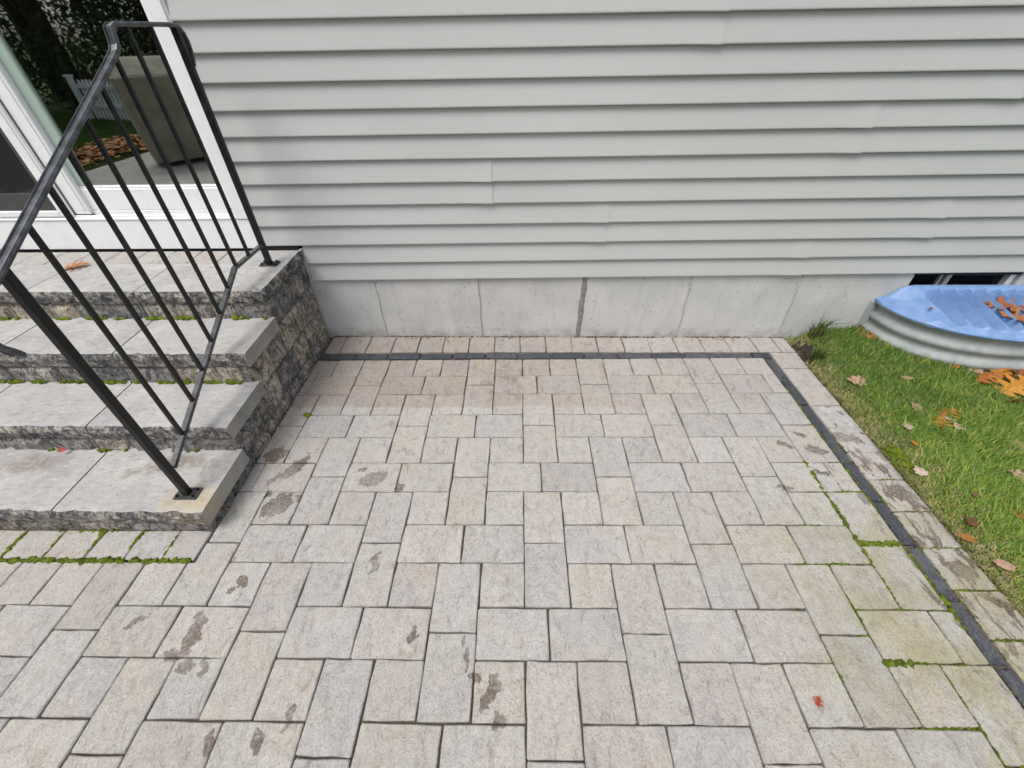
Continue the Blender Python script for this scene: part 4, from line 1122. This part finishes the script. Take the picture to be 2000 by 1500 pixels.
for i, (k, x, y, s, col, lab) in enumerate([
    ('oak', 19.15, 1.05, .75, BROWN, 'brown crumpled leaf at the left foot of the well against the foundation'),
    ('oak', 19.05, .62, .70, (.42, .18, .06), 'orange brown leaf at the left foot of the well'),
    ('plain', 19.35, .78, .60, BROWN, 'dark leaf under the left foot of the well'),
    ('oak', 19.62, .25, .70, (.46, .17, .05), 'orange leaf tucked under the curved well left of centre'),
    ('plain', 19.95, -.10, .62, RUST, 'rust leaf leaning on the curve of the well'),
    ('oak', 20.25, -.45, .75, RUST, 'dark rust leaf under the middle of the visible curve'),
    ('plain', 20.62, -.72, .60, (.50, .17, .05), 'bright orange leaf tip under the middle of the visible curve'),
    ('plain', 20.95, -1.05, .45, ORANGE, 'small orange leaf in the grass under the well'),
    ('plain', 21.55, -1.22, .50, PINK, 'pale pink leaf touching the foot of the well'),
    ('plain', 22.40, -1.30, .50, YEL, 'small yellow leaf left of the oak leaf heap'),
    ('plain', 22.35, -1.62 + .45, .70, PURP, 'dark red leaf between the well and the yellow leaf')]):
    leaf(k, x, y, LH(x, y) + .16, s, col, lab, None, .6, .45, gw)
gc = 'leaves on the window well cover'
for (k, x, y, z, s, col, lab, rot, cu) in [
    ('plain', 21.80, .18, 2.02, .42, (.72, .52, .38), 'small beige leaf on the blue cover left of the curled oak leaf', .5, .3),
    ('oak', 22.55, .02, 2.06, 1.25, (.40, .15, .05), 'big curled rust oak leaf on the blue cover', 2.6, .9),
    ('oak', 22.35, -.62, 1.98, .95, (.46, .18, .06), 'orange brown oak leaf on the blue cover in front of the big one', 2.2, .6),
    ('plain', 23.95, .85, 2.05, .5, PALE, 'pale leaf high on the blue cover near the window', 1.0, .3),
    ('plain', 20.02, .10, 1.97, .16, BROWN, 'tiny brown speck of leaf on the smooth left end of the cover', .2, .2)]:
    leaf(k, x, y, z, s, col, lab, rot, cu, .15, gc)
leaf('oak', -8.95, .24, 3.80, .75, (.55, .22, .06), 'single orange oak leaf on the landing in front of the sliding door', .4, .5, .15, 'leaves on the stairs')
leaf('oak', 11.35, -10.64, .02, .20, (.42, .075, .04), 'tiny red leaf scrap on a paver near the lower right', 1.0, .2, .05, 'leaf scraps on the pavers')
leaf('oak', -6.55, -5.40, 1.02, .20, (.45, .07, .04), 'tiny red leaf scrap against the second riser', 1.0, .2, .6, 'leaf scraps on the pavers')

# ------------------------------------------------------------------ garden behind the viewpoint, seen mirrored in the door glass
grill = empty('covered_grill', (-27.5, -30.0, 0), math.radians(-42), 'barbecue grill under a fitted tan canvas cover standing on the patio', 'grill')
OFF[('local', grill)] = True
prof = [(.45, 4.2, 2.0), (2.2, 4.3, 1.95), (4.6, 4.4, 2.1), (6.2, 4.5, 2.3), (7.0, 4.5, 2.35), (7.15, 4.4, 2.2), (8.2, 3.9, .7), (8.35, 3.7, .3)]
V, F = [], []; n = 28
for (z, a, b) in prof:
    for i in range(n):
        t = 2 * math.pi * i / n; c, s = math.cos(t), math.sin(t); e = .35
        wob = 1 + .03 * nz(i * .9, z, 2) * (1 if z < 7 else .3)
        V.append((a * math.copysign(abs(c) ** e, c) * wob, b * math.copysign(abs(s) ** e, s) * wob, z + .12 * nz(i * .5, z, 9)))
for l in range(len(prof) - 1):
    for i in range(n): F.append((l * n + i, l * n + (i + 1) % n, (l + 1) * n + (i + 1) % n, (l + 1) * n + i))
F.append(tuple(range((len(prof) - 1) * n, len(prof) * n)))
mk('canvas_cover', V, F, MAT['canvas'], grill)
for sx in (-3.4, 3.4):
    for sy in (-1.4, 1.4):
        V, F = [], []
        for q in range(14):
            t = 2 * math.pi * q / 14; V += [(sx - .12, sy + .38 * math.cos(t), .38 + .38 * math.sin(t)), (sx + .12, sy + .38 * math.cos(t), .38 + .38 * math.sin(t))]
        for q in range(14): F.append((2 * q, 2 * q + 1, (2 * q + 3) % 28, (2 * q + 2) % 28))
        F += [tuple(range(0, 28, 2)), tuple(reversed(range(1, 28, 2)))]
        mk('wheel', V, F, MAT['rubber'], grill)
fa, fb = Vector((-66, -61.5, 0)), Vector((-30, -49.5, 0)); fl = (fb - fa).length
fence = empty('picket_fence', fa, math.atan2(fb.y - fa.y, fb.x - fa.x), 'low white picket fence across the garden mirrored in the door glass', 'fence')
OFF[('local', fence)] = True
for i in range(int(fl / .95)):
    x = .6 + i * .95; V = [(x, 0, -.5), (x + .55, 0, -.5), (x + .55, 0, 4.5), (x + .275, 0, 4.85), (x, 0, 4.5)]
    V += [(a, .14, c) for a, b, c in V]; F = [(4, 3, 2, 1, 0), (5, 6, 7, 8, 9)] + [(k, (k + 1) % 5, (k + 1) % 5 + 5, k + 5) for k in range(5)]
    mk('picket', V, F, MAT['white_vinyl'], fence)
for z in (1.2, 3.7): mk('rail', *bbox(.2, fl, .15, .42, z, z + .5, .02), MAT['white_vinyl'], fence)
for x in (-.1, fl / 2, fl - .2): mk('post', *join(bbox(x - .35, x + .35, .2, .9, -.5, 5.2, .03), bbox(x - .5, x + .5, .05, 1.05, 5.2, 5.45, .04)), MAT['white_vinyl'], fence)
# raked leaves at the far patio edge
n = 1400
t = rng.uniform(0, 1, n); x = -40.0 - 4.2 * t + rng.normal(0, 1.2, n) - 1.0; y = -28.5 - 14 * rng.uniform(0, 1, n) + rng.normal(0, .6, n); z = -.45 + np.abs(rng.normal(0, .25, n))
a = rng.uniform(0, 6.28, n); s = rng.uniform(.25, .6, n); tl = rng.uniform(-.6, .6, n)
P = np.zeros((n, 4, 3))
for q, (u_, v_) in enumerate(((-1, 0), (0, -.55), (1, 0), (0, .55))):
    P[:, q, 0] = x + s * (u_ * np.cos(a) - v_ * np.sin(a)); P[:, q, 1] = y + s * (u_ * np.sin(a) + v_ * np.cos(a)); P[:, q, 2] = z + s * v_ * tl + .1
c = np.array([.50, .25, .11]) * rng.uniform(.45, 1.25, (n, 1))
me = npmesh('leaf_litter', P.reshape(-1, 3), np.arange(n * 4), np.full(n, 4), MAT['debris'], np.repeat(c, 4, 0))
tag(link('leaf_litter', me), 'drift of raked brown leaves at the far patio edge', 'leaves', kind='stuff')
n = 60000
x = rng.uniform(-75, -36.6, n); y = rng.uniform(-75, -15, n); t = rng.uniform(0, 1, (n, 1))
c = (1 - t) * np.array([.03, .075, .012]) + t * np.array([.13, .21, .04])
tag(link('grass', blades(x, y, np.full(n, -.55), rng.uniform(.3, .6, n), rng.uniform(.04, .08, n), rng.uniform(0, 6.28, n), rng.uniform(.3, 1.3, n), c, MAT['blade'], 'grass')), 'lawn beyond the far patio edge, mirrored in the glass', 'grass', kind='stuff')
def tree(x, y, h, r, col, kind_label, leaves=24000, lo=.0):
    t = empty('garden_tree', (x, y, -.5), 0, kind_label, 'tree', 'trees behind the fence')
    V, F = [], []
    m = 8
    for j in range(9):
        z = -.5 + h * .85 * j / 8; rr = r * .085 * (1 - .85 * j / 8) + .1
        V += [(x + rr * math.cos(q * 2 * math.pi / m) + .4 * nz(j, x, 0), y + rr * math.sin(q * 2 * math.pi / m) + .4 * nz(j, y, 5), z) for q in range(m)]
    for j in range(8):
        for q in range(m): F.append((j * m + q, j * m + (q + 1) % m, (j + 1) * m + (q + 1) % m, (j + 1) * m + q))
    for b in range(10):
        a = random.uniform(0, 6.28); z0 = h * random.uniform(.15, .7); L = r * random.uniform(.6, .95); k = len(V)
        for q in range(4):
            f = q / 3; rr = .45 * (1 - .8 * f)
            for w in range(4): V.append((x + math.cos(a) * L * f + rr * math.cos(w * 1.57), y + math.sin(a) * L * f + rr * math.sin(w * 1.57), z0 + L * .35 * f + rr * .4 * math.sin(w * 1.57)))
        for q in range(3):
            for w in range(4): F.append((k + q * 4 + w, k + q * 4 + (w + 1) % 4, k + q * 4 + 4 + (w + 1) % 4, k + q * 4 + 4 + w))
    mk('trunk', V, F, MAT['bark'], t)
    n = leaves; nc = 110
    ca = rng.uniform(0, 6.28, nc); cz = rng.uniform(lo, 1, nc); cr = np.sqrt(rng.uniform(.05, 1, nc)) * r * np.clip(1.15 - cz, .12, 1) ** .8
    ci = rng.integers(0, nc, n)
    px = x + cr[ci] * np.cos(ca[ci]) + rng.normal(0, r * .13, n); py = y + cr[ci] * np.sin(ca[ci]) + rng.normal(0, r * .13, n); pz = cz[ci] * h + rng.normal(0, h * .03, n) - .3
    s = rng.uniform(.3, .75, n)
    d1 = rng.normal(0, 1, (n, 3)); d1 /= np.linalg.norm(d1, axis=1)[:, None]; d2 = np.cross(d1, rng.normal(0, 1, (n, 3))); d2 /= np.linalg.norm(d2, axis=1)[:, None]
    ctr = np.stack([px, py, pz], 1)
    P = np.stack([ctr - d1 * s[:, None], ctr - d2 * s[:, None] * .4, ctr + d1 * s[:, None], ctr + d2 * s[:, None] * .4], 1) - np.array([x, y, -.5])
    shade = rng.uniform(.5, 1.3, nc)[ci][:, None] * rng.uniform(.7, 1.3, (n, 1))
    me = npmesh('crown', P.reshape(-1, 3), np.arange(n * 4), np.full(n, 4), MAT['blade'], np.repeat(np.array(col) * shade, 4, 0))
    link('crown', me, t)
EG, BR = (.045, .080, .028), (.20, .145, .085)
for (x, y, h, r, col, lab) in [
    (-96, -62, 78, 19, EG, 'dark evergreen mirrored in the screen side of the glass door'), (-84, -80, 84, 20, EG, 'tall dark evergreen behind the left end of the fence'), (-68, -88, 80, 19, BR, 'brown autumn tree behind the middle of the fence'),
    (-52, -92, 78, 18, EG, 'dark evergreen behind the right part of the fence'), (-36, -98, 82, 20, BR, 'brown autumn tree right of the fence'), (-110, -40, 80, 20, EG, 'dark evergreen at the far left of the garden'), (-72, -112, 105, 26, EG, 'very tall dark evergreen in the second row'), (-98, -92, 105, 26, EG, 'very tall dark evergreen in the second row at left')]:
    tree(x, y, h, r, col, lab)
